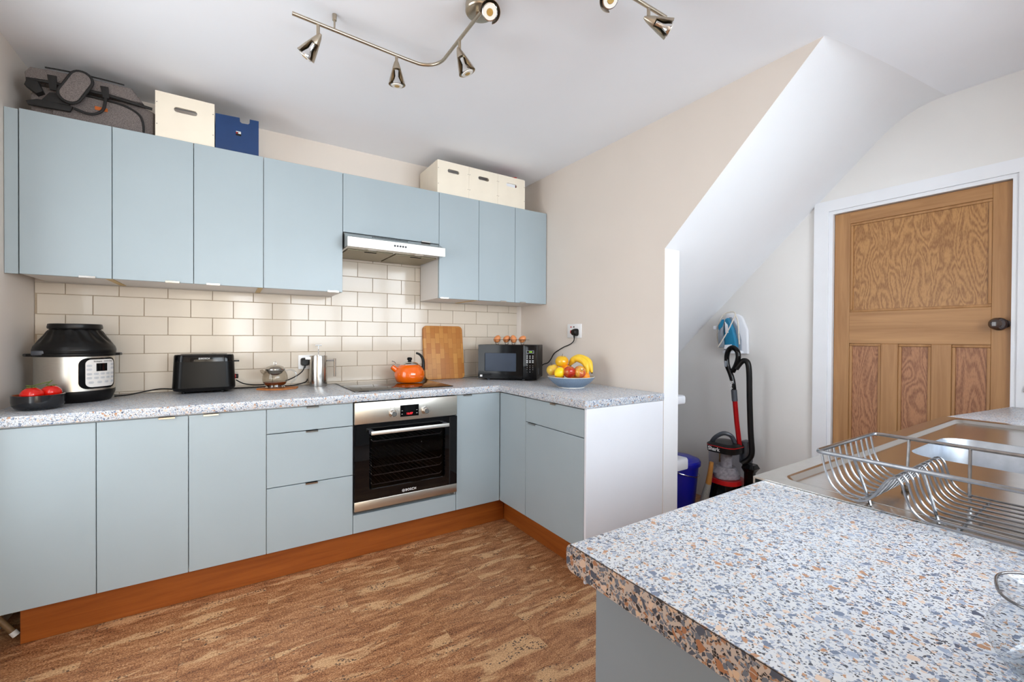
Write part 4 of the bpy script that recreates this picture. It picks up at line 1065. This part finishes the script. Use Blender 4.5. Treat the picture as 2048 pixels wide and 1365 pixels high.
# fruit bowl
QX, QY = 1.772, 2.062
t = thing('fruit_bowl', 'wide blue-grey stoneware bowl full of fruit on the return worktop', 'bowl', (QX, QY, W))
MB().lathe([(0, W + .001), (.078, W + .001), (.082, W + .006), (.112, W + .026), (.135, W + .048), (.1455, W + .066)], c=(QX, QY, 0), n=56).build('outside', 'stoneware_blue', t, smooth=60)
MB().lathe([(.1455, W + .066), (.146, W + .0685), (.1425, W + .069), (.132, W + .05), (.11, W + .03), (.08, W + .012), (0, W + .008)], c=(QX, QY, 0), n=56).build('inside', 'stoneware_rim', t, smooth=60)
MB().lathe([(.076, W + .0005), (.0825, W + .0005), (.0825, W + .0045), (.076, W + .0045), (.076, W + .0005)], c=(QX, QY, 0), n=48).build('foot_ring', 'stoneware_rim', t)
def fpos(a, d): return Vector((QX, QY, 0)) + R0 * a + F0 * d
def apple(label, a, d, z, r, mat, tilt=(0, 0, 1)):
    c_ = fpos(a, d); t = thing('apple', label, 'apple', (c_.x, c_.y, z - r), group='fruit in the blue-grey bowl')
    prof = []
    for j in range(19):
        u = pi * j / 18; rr = r * sin(u) * (1.02 - .06 * cos(u + pi)); zz = -r * .92 * cos(u)
        dip = math.exp(-((pi - u) / .34) ** 2) * r * .26; dipb = math.exp(-(u / .3) ** 2) * r * .12
        prof.append((rr, zz - dip + dipb))
    prof[0] = (0, prof[0][1]); prof[-1] = (0, prof[-1][1])
    MB().axis(prof, (c_.x, c_.y, z), tilt, n=32).build('flesh', mat, t, smooth=80)
    tl = Vector(tilt).normalized(); p_ = Vector((c_.x, c_.y, z)) + tl * r * .66
    MB().tube([p_, p_ + tl * .012 + Vector((.002, 0, 0)), p_ + tl * .02 + Vector((.005, 0, .0))], .0015, n=6, smooth=3).build('stalk', 'stem_brown', t)
apple('golden apple with a stalk on top of the fruit pile', -.056, .01, 1.062, .041, 'apple_golden', (-.05, -.1, 1))
apple('pale yellow apple at the left edge of the fruit bowl', -.112, .02, 1.008, .039, 'apple_pale', (-.25, .1, 1))
apple('dark red apple at the front of the fruit bowl', -.022, -.085, 1.003, .0375, 'apple_red', (.1, .6, .8))
apple('red-striped apple turned stalk forward, under the bananas', .042, -.08, 1.004, .037, 'apple_striped', tuple((-F0 * .8 + R0 * .25 + Vector((0, 0, .35)))))
c_ = fpos(-.078, -.072)
o = MB().axis([(0, -.042), (.006, -.040), (.014, -.033), (.027, -.018), (.0315, 0), (.028, .017), (.016, .031), (.006, .038), (0, .04)], (c_.x, c_.y, .999), tuple(R0 * .7 + F0 * .5 + Vector((0, 0, .3))), n=28).build('lemon', 'lemon_skin', smooth=80); tag(o, 'yellow lemon at the front left of the fruit bowl', 'lemon', 'fruit in the blue-grey bowl')
c_ = fpos(-.030, -.01)
o = MB().ball((c_.x, c_.y, 1.006), .036, .96, 28).build('orange', 'orange_skin', smooth=80); tag(o, 'orange in the middle of the fruit bowl under the golden apple', 'orange', 'fruit in the blue-grey bowl')
for (a, d, z, r, nm) in ((.02, -.02, .962, .033, 'orange hidden low in the middle of the fruit bowl'), (.078, -.055, .974, .029, 'small orange at the right of the bowl beneath the banana tips'), (-.075, -.03, .968, .028, 'small orange low at the left of the fruit bowl')):
    c_ = fpos(a, d); o = MB().ball((c_.x, c_.y, z), r, .95, 24).build('orange', 'orange_skin', smooth=80); tag(o, nm, 'orange', 'fruit in the blue-grey bowl')
t = thing('banana_bunch', 'bunch of ripe yellow bananas arched over the right side of the fruit bowl', 'bananas', tuple(fpos(.06, .02) + Vector((0, 0, .97))))
st = fpos(-.004, .045) + Vector((0, 0, 1.035))
for (e1, e2, tip) in (((.045, .0, 1.078), (.082, -.035, 1.052), (.094, -.055, .992)), ((.06, .025, 1.085), (.102, -.01, 1.062), (.124, -.03, .996)), ((.065, .05, 1.082), (.108, .03, 1.065), (.132, .015, 1.018))):
    P = [st + Vector((0, 0, 0))] + [fpos(e[0], e[1]) + Vector((0, 0, e[2])) for e in (e1, e2, tip)]
    P[1:1] = [st.lerp(P[1], .45) + Vector((0, 0, .016))]
    def rad_(s): return .0205 * min(1, .35 + s * 3.2) * min(1, .32 + (1 - s) * 4.0)
    bn = MB().tube(P, rad_, n=10, smooth=7).build('banana', 'banana_skin', t, smooth=50)
    d_ = (P[-1] - P[-2]).normalized(); MB().cyl(P[-1] - d_ * .001, P[-1] + d_ * .006, .0055, .004, 10).build('tip', 'banana_end', bn)
MB().tube([st + Vector((.008, 0, .004)), st + Vector((-.008, .004, -.008)), st - R0 * .022 + Vector((0, 0, -.022))], .0095, n=10, smooth=4).build('crown_stem', 'banana_end', t)

# ------------------------------------------------------------------ peninsula with sink
pen = [(.4225, .496), (.967, .496), (.967, -.128), (.4225, -.128)]
def bull(y1, y0, z0, z1, r):
    pts = [(y0, z0), (y0, z1)]
    for i in range(7): a = radians(90 - 90 * i / 6); pts.append((y1 - r + r * cos(a), z1 - r + r * sin(a)))
    for i in range(7): a = radians(-90 * i / 6); pts.append((y1 - r + r * cos(a), z0 + r + r * sin(a)))
    return pts
t = thing('worktop', 'speckled terrazzo-pattern worktop end in the foreground left of the sink', 'worktop', (.695, .184, W - WT))
MB().poly(bull(.498, -.128, W - WT, W, .012), .4225, .966, 'x').build('slab', 'terrazzo', t, smooth=40)
pm('seam_dark', S(50, 40, 36), .6)
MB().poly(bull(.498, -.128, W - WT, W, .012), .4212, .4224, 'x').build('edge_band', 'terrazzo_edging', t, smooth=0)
MB().box(.4209, .4216, -.128, .487, W - .0012, W - .0001).build('edge_seam', 'seam_dark', t)
t = thing('base_cabinet', 'grey-blue peninsula cabinet under the foreground worktop', 'cabinet', (.75, .18, 0))
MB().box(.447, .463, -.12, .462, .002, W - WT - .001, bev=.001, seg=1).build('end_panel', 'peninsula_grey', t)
MB().box(.464, 2.6, -.12, .44, .16, .70).box(.464, 2.6, -.08, .41, .002, .16).build('carcass', 'melamine', t, smooth=0)
for (x0, x1) in ((.464, 1.0), (1.0, 1.5), (1.5, 2.0), (2.0, 2.6)): MB().box(x0 + .002, x1 - .002, .4405, .4585, .16, .85, bev=.001, seg=1).build('door', 'blue_door', t)
b = MB()
for (y_, z_, s_) in ((.375, .70, 1.), (.352, .628, 1.6)): b.poly([(0, 0), (.0035 * s_, .002), (.005 * s_, -.012 * s_), (.002 * s_, -.014 * s_)], .4466, .4474, 'x', mat=Matrix.Translation((0, y_, z_)))
b.build('paint_chips', 'stem_brown', t, smooth=0)
o = MB().poly([(2.378, -.128), (2.378, .515), (3.036, .425), (3.036, -.128)], W - WT, W, 'z', bev=.002).build('worktop', 'terrazzo'); tag(o, 'speckled worktop section right of the sink, beside the door', 'worktop')
# sink: pressed steel sheet with drainer and bowl
t = thing('kitchen_sink', 'long stainless steel sink with drainer and bowl', 'sink', (1.67, .2, W - .2))
SX0, SX1, SY0, SY1 = .9675, 2.377, -.128, .512
bowl = rrect(.40, .36, .07, 6, 1.76, .235)
rim_o = [(SX0, SY0), (SX1, SY0), (SX1, SY1), (SX0, SY1)]
rim_in = rrect(SX1 - SX0 - .07, SY1 - SY0 - .07, .03, 5, (SX0 + SX1) / 2, (SY0 + SY1) / 2)
MB().add_mesh(panel2d(rim_o, [rim_in], .004, 'xy', W - .001)).build('rim', 'steel', t, smooth=30)
def ring(pts, zs):  # nested loops lofted
    return pts
b = MB()
def rr_(g, r): return rrect(SX1 - SX0 - g, SY1 - SY0 - g, r, 5, (SX0 + SX1) / 2, (SY0 + SY1) / 2)
b.loft([(rr_(.07, .03), W + .003), (rr_(.076, .03), W + .004), (rr_(.088, .028), W + .001), (rr_(.1, .026), W - .006), (rr_(.108, .024), W - .008)], cap=False)
b.build('rim_groove', 'steel', t, smooth=60)
MB().add_mesh(panel2d(rr_(.108, .024), [bowl], .001, 'xy', W - .009)).build('drainer', 'steel_brushed' if False else 'chrome_soft' if 'chrome_soft' in MATS else 'steel', t, smooth=20)
def br_(s, z): return ([(1.76 + (x - 1.76) * s, .235 + (y - .235) * s) for x, y in bowl], z)
MB().loft([br_(1.0, W - .0085), br_(.985, W - .014), br_(.96, W - .12), br_(.92, W - .155), br_(.7, W - .165)], cap=False).add_mesh(panel2d(br_(.7, 0)[0], [], .001, 'xy', W - .166)).build('basin', 'basin_steel', t, smooth=60)
MB().poly([(SX0, W - .012), (SX0 + .5, W - .012), (SX0 + .5, W - .001), (SX0, W - .001)], SY1 - .004, SY1, 'y').poly([(SX0 + .5, W - .012), (SX1, W - .012), (SX1, W - .001), (SX0 + .5, W - .001)], SY1 - .004, SY1, 'y').build('front_lip', 'steel', t)
MB().lathe([(0, 0), (.032, 0), (.036, .002), (.03, .003), (0, .001)], c=(1.76, .235, W - .1655), n=28).build('waste', 'chrome', t)
# dish rack
ZR = W - .0079
t = thing('dish_rack', 'chrome wire dish rack standing on the sink drainer', 'dish rack', (1.06, .14, ZR))
ra, rb, RY0, RY1, RZT = .922, 1.206, -.12, .372, .998
MB().tube([(ra + .012, RY1, RZT), (rb - .012, RY1, RZT), (rb - .003, RY1 - .003, RZT), (rb, RY1 - .012, RZT), (rb, RY0, RZT), (ra, RY0, RZT), (ra, RY1 - .012, RZT), (ra + .003, RY1 - .003, RZT)], .0038, n=8, closed=True).build('top_rail', 'wire_steel', t)
prof = [(.372, .996), (.366, .965), (.356, .938), (.338, .922), (.316, .918), (.298, .926), (.285, .945), (.275, .963), (.263, .974), (.254, .966), (.248, .945), (.240, .926), (.226, .914), (.205, .911), (.12, .911), (.0, .911), (-.095, .911), (-.115, .93), (-.12, .996)]
for i in range(10):
    x_ = ra + .022 + (rb - ra - .044) * i / 9
    MB().tube([(x_, y_, z_) for y_, z_ in prof], .0021, n=6, smooth=3).build('wire', 'wire_steel', t)
for y_ in (.19, .04, -.08): MB().tube([(ra + .045, y_, .9075), (rb - .03, y_, .9075)], .0024, n=6).build('cross_wire', 'wire_steel', t)
MB().tube([(ra + .045, .318, .9145), (rb - .03, .318, .9145)], .0024, n=6).build('cross_wire', 'wire_steel', t)
for y_ in (.313, .222, .08, -.06):
    for (xa, xb) in ((ra, ra + .062), (rb, rb - .03)):
        MB().tube([(xa, y_, RZT), (xa + (xb - xa) * .8, y_ - .004, .925), (xb, y_ - .006, ZR + .004)], .0026, n=6, smooth=3).build('upright', 'wire_steel', t)
for (x_, y_) in ((ra + .062, .31), (rb - .03, .31), (ra + .062, -.066), (rb - .03, -.066)):
    MB().lathe([(0, ZR + .0004), (.006, ZR + .0004), (.007, ZR + .006), (.004, ZR + .011), (0, ZR + .011)], c=(x_, y_, 0), n=12).build('foot', 'stem_brown', t)
# glass jug
JX, JY = .622, .058
t = thing('glass_jug', 'small clear glass jug with a flared lip at the right edge of the foreground worktop', 'jug', (JX, JY, W))
jp = [(r_ * .93, z_) for r_, z_ in [(0, .001), (.03, .001), (.036, .004), (.044, .018), (.0485, .034), (.046, .05), (.038, .062), (.031, .068), (.03, .073), (.034, .081), (.040, .090)]]
sd_ = (-R0 * .8 - F0 * .3); sa = atan2(sd_.y, sd_.x)
def lip(r, z, a):
    k_ = max(0, (z - W - .0585) / .019); d_ = (a - sa + pi) % (2 * pi) - pi
    return r + .020 * k_ * math.exp(-(d_ / .6) ** 2)
jp2 = [(r_, W + z_ * .86) for r_, z_ in jp]
MB().lathe(jp2, c=(JX, JY, 0), n=64, rfun=lip).build('body', 'jug_glass', t, smooth=70)
b = MB().tube([(JX + lip(.0372, W + .0774, a) * cos(a), JY + lip(.0372, W + .0774, a) * sin(a), W + .0778) for a in [2 * pi * i / 48 for i in range(48)]], .0013, n=6, closed=True); b.build('lip_edge', 'jug_rim', t, smooth=70)
MB().lathe([(0, W + .0015), (.027, W + .0015), (.032, W + .0045), (.028, W + .008), (0, W + .009)], c=(JX, JY, 0), n=40).build('thick_base', 'jug_glass', t, smooth=70)
MB().tube([tuple(Vector((JX, JY, 0)) - sd_ * .036 + Vector((0, 0, W + .068))), tuple(Vector((JX, JY, 0)) - sd_ * .07 + Vector((0, 0, W + .064))), tuple(Vector((JX, JY, 0)) - sd_ * .074 + Vector((0, 0, W + .045))), tuple(Vector((JX, JY, 0)) - sd_ * .049 + Vector((0, 0, W + .028)))], .004, n=8, smooth=6).build('handle', 'jug_glass', t, smooth=70)

# ------------------------------------------------------------------ under the stairs
t = thing('storage_shelf', 'white plastic shelf unit half hidden behind the stair wall end', 'shelf', (2.36, 1.98, 0))
def tray(z0, z1, y0, x1, ch):
    MB().poly([(2.17, y0), (x1 - .02, y0), (x1, y0 + .02), (x1 - .06, 2.28), (2.17, 2.28)], z0, z1, 'z', bev=.012).build('tray', 'white_plastic', t)
tray(.782, .838, 1.75, 2.495, .05); tray(.35, .425, 1.75, 2.528, .05); tray(.02, .07, 1.75, 2.46, .05)
for (x_, y_) in ((2.2, 1.80), (2.2, 2.25), (2.42, 2.25)): MB().box(x_ - .014, x_ + .014, y_ - .014, y_ + .014, .002, .79).build('post', 'white_plastic', t)
t = thing('bucket', 'dark blue lidded bucket with wire handle under the stairs', 'bucket', (2.665, 1.95, 0))
BKX, BKY = 2.655, 1.93
MB().lathe([(0, .002), (.105, .002), (.108, .006), (.135, .335), (0, .335)], c=(BKX, BKY, 0), n=40).build('body', 'bucket_blue', t)
ld = MB().lathe([(.134, .325), (.147, .327), (.148, .35), (.14, .362), (.12, .366), (.10, .378), (0, .384)], c=(BKX, BKY, 0), n=40).build('lid', 'bucket_blue', t)
MB().tube([(BKX + .139 * cos(a), BKY + .139 * sin(a), .30 - .045 * sin((a - radians(-150)) / radians(210) * pi)) for a in [radians(-150 + 210 * i / 14) for i in range(15)]], .003, n=6).build('wire_handle', 'chrome', t)
t = thing('hand_brush', 'wooden-handled paint brush leaning beside the blue bucket', 'brush', (2.66, 1.75, 0))
MB().tube([(2.66, 1.680, .393), (2.66, 1.690, .32), (2.66, 1.702, .245)], lambda s: .013 + .006 * s, n=12, smooth=4).build('handle', 'brush_wood', t)
MB().tube([(2.66, 1.702, .246), (2.66, 1.728, .14), (2.66, 1.762, .004)], lambda s: .019 + .012 * s, n=12, smooth=4).build('bristles', 'bucket_brush', t)
o = MB().box(3.018, 3.0385, 1.79, 1.85, .30, .40, bev=.003).build('wall_box', 'ply_edge'); tag(o, 'small beige box on the wall behind the hand brush', 'socket')
# vacuum cleaner
VX = 2.80
t = thing('vacuum_cleaner', 'upright black and red vacuum cleaner under the stairs', 'vacuum cleaner', (VX, 1.65, 0))
MB().loft([(rrect(.19, .2, .05, 5, VX, 1.645), .002), (rrect(.2, .21, .05, 5, VX, 1.645), .05), (rrect(.18, .2, .05, 5, VX, 1.65), .09)]).build('floor_head', 'black_plastic', t)
MB().loft([(rrect(.17, .18, .06, 6, VX, 1.662), .08), (rrect(.2, .2, .07, 6, VX, 1.66), .16), (rrect(.19, .19, .07, 6, VX, 1.66), .245)]).build('motor_body', 'black_gloss', t)
MB().loft([(rrect(.194, .194, .07, 6, VX, 1.66), .245), (rrect(.194, .194, .07, 6, VX, 1.66), .275)]).build('red_band', 'red_plastic', t)
cn = MB().loft([(rrect(.186, .186, .06, 6, VX, 1.662), .276), (rrect(.192, .192, .06, 6, VX, 1.664), .46)], cap=False).build('dust_bin', 'bin_clear', t)
MB().lathe([(0, .278), (.08, .278), (.082, .31), (.06, .35), (.035, .345), (.035, .45), (0, .45)], c=(VX, 1.662, 0), n=28, rfun=lambda r, z, a: r * (1 + .06 * sin(3 * a + z * 40))).build('dust', 'dust', cn)
tp = MB().loft([(rrect(.196, .198, .055, 6, VX, 1.664), .452), (rrect(.2, .2, .05, 6, VX, 1.664), .50), (rrect(.17, .17, .05, 6, VX, 1.66), .515)]).build('bin_lid', 'black_plastic', t)
MB().tube([(VX - .06, 1.735, .50), (VX - .07, 1.70, .545), (VX - .05, 1.655, .578), (VX - .02, 1.62, .565), (VX, 1.605, .52)], .014, n=10, smooth=5).build('carry_handle', 'dark_grey', tp)
b = MB().loft([(rrect(.201, .2005, .05, 6, VX, 1.664), .492), (rrect(.201, .2005, .05, 6, VX, 1.664), .497)]); b.build('red_line', 'red_plastic', tp)
FD = Vector((-1, 0, 0))
MB().add_mesh(text_mesh('Shark', .036, .001, .0007), frame_mat((VX - .102, 1.69, .474), (0, -1, 0), (0, 0, 1))).build('name_print', 'print_white', tp)
MB().box(VX + .04, VX + .12, 1.545, 1.60, .38, .53, bev=.01).build('neck', 'dark_grey', t)
MB().tube([(VX + .02, 1.583, .50), (VX + .005, 1.596, .66), (VX, 1.607, .80)], .0155, n=14).build('wand', 'red_metal', t)
MB().tube([(VX, 1.607, .795), (VX - .002, 1.613, .87)], .018, n=14).build('wand_collar', 'dark_grey', t)
hn = MB().tube([(VX - .002, 1.613, .862), (VX - .003, 1.622, .93), (VX - .004, 1.640, .985), (VX - .005, 1.658, 1.03), (VX - .005, 1.662, 1.09), (VX - .005, 1.648, 1.135), (VX - .005, 1.62, 1.15), (VX - .005, 1.592, 1.128), (VX - .005, 1.584, 1.085), (VX - .004, 1.60, 1.03), (VX - .003, 1.622, .99)], .0165, n=12, smooth=5).build('handle', 'black_gloss', t)
MB().add_mesh(text_mesh('Shark', .026, .001, .0005), frame_mat((VX - .0195, 1.621, .90), (0, .05, -1), (0, -1, 0))).build('name_print', 'print_white', hn)
MB().box(VX - .024, VX - .02, 1.652, 1.668, 1.02, 1.06, bev=.002).build('switch', 'grey_plastic', hn)
MB().tube([(VX - .003, 1.60, 1.01), (VX + .005, 1.575, 1.05), (VX + .01, 1.552, 1.066), (VX + .012, 1.530, 1.05), (VX + .015, 1.522, .98), (VX + .02, 1.520, .80), (VX + .025, 1.514, .60), (VX + .03, 1.508, .47), (VX + .025, 1.53, .42), (VX + .01, 1.56, .39)], .0175, n=14, smooth=6).build('hose', 'black_plastic', t)
MB().loft([(rrect(.05, .05, .015, 4, VX + .03, 1.525), .06), (rrect(.055, .06, .015, 4, VX + .03, 1.52), .34), (rrect(.085, .085, .01, 4, VX + .03, 1.515), .37), (rrect(.06, .07, .01, 4, VX + .03, 1.518), .395)]).build('side_tool', 'black_gloss', t)
# steam iron in its white wall holder
t = thing('iron_holder', 'white plastic wall holder behind the steam iron', 'holder', (3.0, 1.735, 1.10))
MB().poly([(1.64, 1.105), (1.645, 1.27), (1.685, 1.365), (1.72, 1.385), (1.79, 1.385), (1.822, 1.33), (1.826, 1.20), (1.81, 1.115), (1.78, 1.10)], 3.004, 3.037, 'x', bev=.008).build('holder_shell', 'white_plastic', t)
MB().box(2.955, 3.003, 1.665, 1.79, 1.105, 1.122, bev=.004).build('ledge', 'white_plastic', t)
t = thing('steam_iron', 'teal and white steam iron with its cord wound round, hanging on the wall', 'iron', (2.97, 1.74, 1.125))
MB().poly([(1.675, 1.128), (1.80, 1.128), (1.805, 1.20), (1.79, 1.29), (1.762, 1.362), (1.748, 1.362), (1.70, 1.29), (1.676, 1.20)], 2.985, 3.0, 'x', bev=.003).build('soleplate', 'grey_plastic', t)
MB().poly([(1.685, 1.14), (1.765, 1.14), (1.772, 1.25), (1.765, 1.35), (1.75, 1.355), (1.712, 1.28), (1.69, 1.20)], 2.935, 2.985, 'x', bev=.012).build('body', 'iron_teal', t)
MB().poly([(1.765, 1.145), (1.808, 1.145), (1.812, 1.25), (1.795, 1.30), (1.768, 1.335), (1.775, 1.25)], 2.925, 2.975, 'x', bev=.012).build('grip', 'grey_plastic', t)
MB().poly([(1.775, 1.295), (1.80, 1.27), (1.805, 1.30), (1.778, 1.345), (1.762, 1.345)], 2.92, 2.93, 'x', bev=.003).build('button', 'iron_teal', t)
MB().poly([(1.70, 1.135), (1.765, 1.135), (1.76, 1.165), (1.71, 1.168)], 2.926, 2.94, 'x', bev=.004).poly([(1.735, 1.25), (1.755, 1.25), (1.762, 1.33), (1.74, 1.305)], 2.928, 2.94, 'x', bev=.003).build('water_tank', 'white_plastic', t)
MB().tube([(2.915, 1.80, 1.15), (2.913, 1.765, 1.20), (2.915, 1.725, 1.27), (2.922, 1.70, 1.33), (2.94, 1.69, 1.375), (2.965, 1.72, 1.398), (2.97, 1.78, 1.39), (2.965, 1.815, 1.35), (2.955, 1.83, 1.28), (2.955, 1.828, 1.20), (2.96, 1.81, 1.14)], .0042, n=8, smooth=6).build('cord', 'cord_white', t)
MB().tube([(2.955, 1.70, 1.38), (2.95, 1.678, 1.33), (2.952, 1.672, 1.25), (2.955, 1.668, 1.17)], .0042, n=8, smooth=6).build('cord', 'cord_white', t)
MB().box(2.94, 2.97, 1.828, 1.856, 1.275, 1.30, bev=.005).build('plug', 'white_plastic', t)
# small chrome clip at the right end of the wall
o = MB().tube([(3.03, .372, 1.02), (3.015, .384, 1.0), (3.01, .386, .975), (3.02, .372, .972)], .004, n=8, smooth=4).build('wall_hook', 'chrome'); tag(o, 'small chrome hook on the casing right of the door', 'hook')

# ------------------------------------------------------------------ ceiling spot bar
t = thing('ceiling_spot_bar', 'brushed nickel S-shaped ceiling spot bar with cone heads', 'ceiling light', (.755, 1.42, 2.30))
ZL = 2.385
path = [(.185, 1.772, ZL), (.62, 1.797, ZL)]
for i in range(1, 9): a = radians(90 - 90 * i / 8); path.append((.66 + .095 * cos(a), 1.704 + .095 * sin(a), ZL))
path += [(.757, 1.40, ZL), (.757, 1.14, ZL)]
for i in range(1, 9): a = radians(180 + 90 * i / 8); path.append((.852 + .095 * cos(a), 1.14 + .095 * sin(a), ZL))
path += [(1.336, 1.040, ZL)]
MB().tube(path, .0068, n=12).build('bar', 'nickel', t, smooth=60)
MB().lathe([(.0, 2.4465), (.054, 2.4465), (.055, 2.44), (.055, 2.418), (.052, 2.414), (.04, 2.4125), (0, 2.4125)], c=(.776, 1.43, 0), n=48).build('ceiling_rose', 'nickel', t)
MB().cyl((.765, 1.43, 2.413), (.759, 1.425, ZL), .006).build('rose_stem', 'nickel', t)
for (x_, y_) in ((.332, 1.783), (1.19, 1.046)): MB().cyl((x_, y_, ZL), (x_, y_, 2.43), .0035).lathe([(0, 2.424), (.008, 2.424), (.0085, 2.4465), (0, 2.4465)], c=(x_, y_, 0), n=18).build('ceiling_bracket', 'nickel', t)
def head(px, py, dirv, slen, spin, sd=(0, 0, -1)):
    p0 = Vector((px, py, ZL - .004)); p1 = p0 + Vector(sd).normalized() * slen
    st_ = MB().cyl(p0, p1, .0062, n=14).build('head_stem', 'nickel', t)
    d_ = Vector(dirv).normalized(); ap = p1 - d_ * .018 + Vector((0, 0, -.004))
    L = .098
    tc_ = Vector((0, 0, CAM_H)) - ap; xv = (tc_ - d_ * tc_.dot(d_)).normalized(); yv = d_.cross(xv)
    Mh = Matrix.Identity(4)
    for i in range(3): Mh[i][0] = xv[i]; Mh[i][1] = yv[i]; Mh[i][2] = d_[i]; Mh[i][3] = ap[i]
    prof = [(.004, 0), (.010, .012), (.0175, .035), (.0185, .040)]
    cup = MB().lathe(prof, n=36, mat=Mh).build('shade_tip', 'nickel', t, smooth=60)
    MB().lathe([(.0185, .040), (.026, .066), (.0345, L), (.0335, L), (.025, .066), (.0178, .040)], n=36, a0=48 + spin, a1=312 + spin, mat=Mh).build('shade', 'nickel', cup, smooth=60)
    lp_ = MB().axis([(0, .045), (.0125, .045), (.0125, .07), (.022, .086), (.0255, .096), (.0255, .1), (.023, .101), (0, .1005)], ap, d_, n=32).build('bulb', 'chrome', t, smooth=40)
    MB().axis([(0, .1012), (.023, .1012), (.022, .1035), (0, .104)], ap, d_, n=32).build('bulb_face', 'bulb_face', lp_)
    MB().axis([(0, .1042), (.011, .1042), (.009, .106), (0, .1062)], ap, d_, n=24).build('bulb_core', 'bulb_core', lp_)
down = Vector((0, 0, -1))
head(.273, 1.777, -R0 * .62 + down * .75 + F0 * .1, .046, 0)
head(.578, 1.794, down + F0 * .12, .03, 0)
head(.757, 1.565, R0 * .36 + down * .9 + F0 * .12, .04, 0)
head(.757, 1.31, -F0 * .8 - R0 * .05 + down * .75, .03, 180)
head(1.03, 1.044, -F0 * .7 + R0 * .1 + down * .8, .035, 180)
head(1.243, 1.041, R0 * .93 + down * .34 + F0 * .1, .036, 0)

# garden ground outside the window, seen only in reflections
struct(MB().box(-8, 9, -14, -2.0, -.2, -.1).build('floor_outside', 'grass', smooth=0))

# marks too small to pick apart singly
for o in bpy.data.objects:
    if o.name.split('.')[0] in ('dial_marks', 'button_marks', 'vent_slots', 'key_print', 'side_vents', 'paint_chips', 'logo_print', 'button_print', 'name_print', 'maker_mark', 'clock_digits', 'moulding', 'calyx', 'water_tank', 'whistle_lever'):
        if o.name.split('.')[0] not in ('moulding', 'calyx', 'water_tank', 'whistle_lever'): o['kind'] = 'stuff'
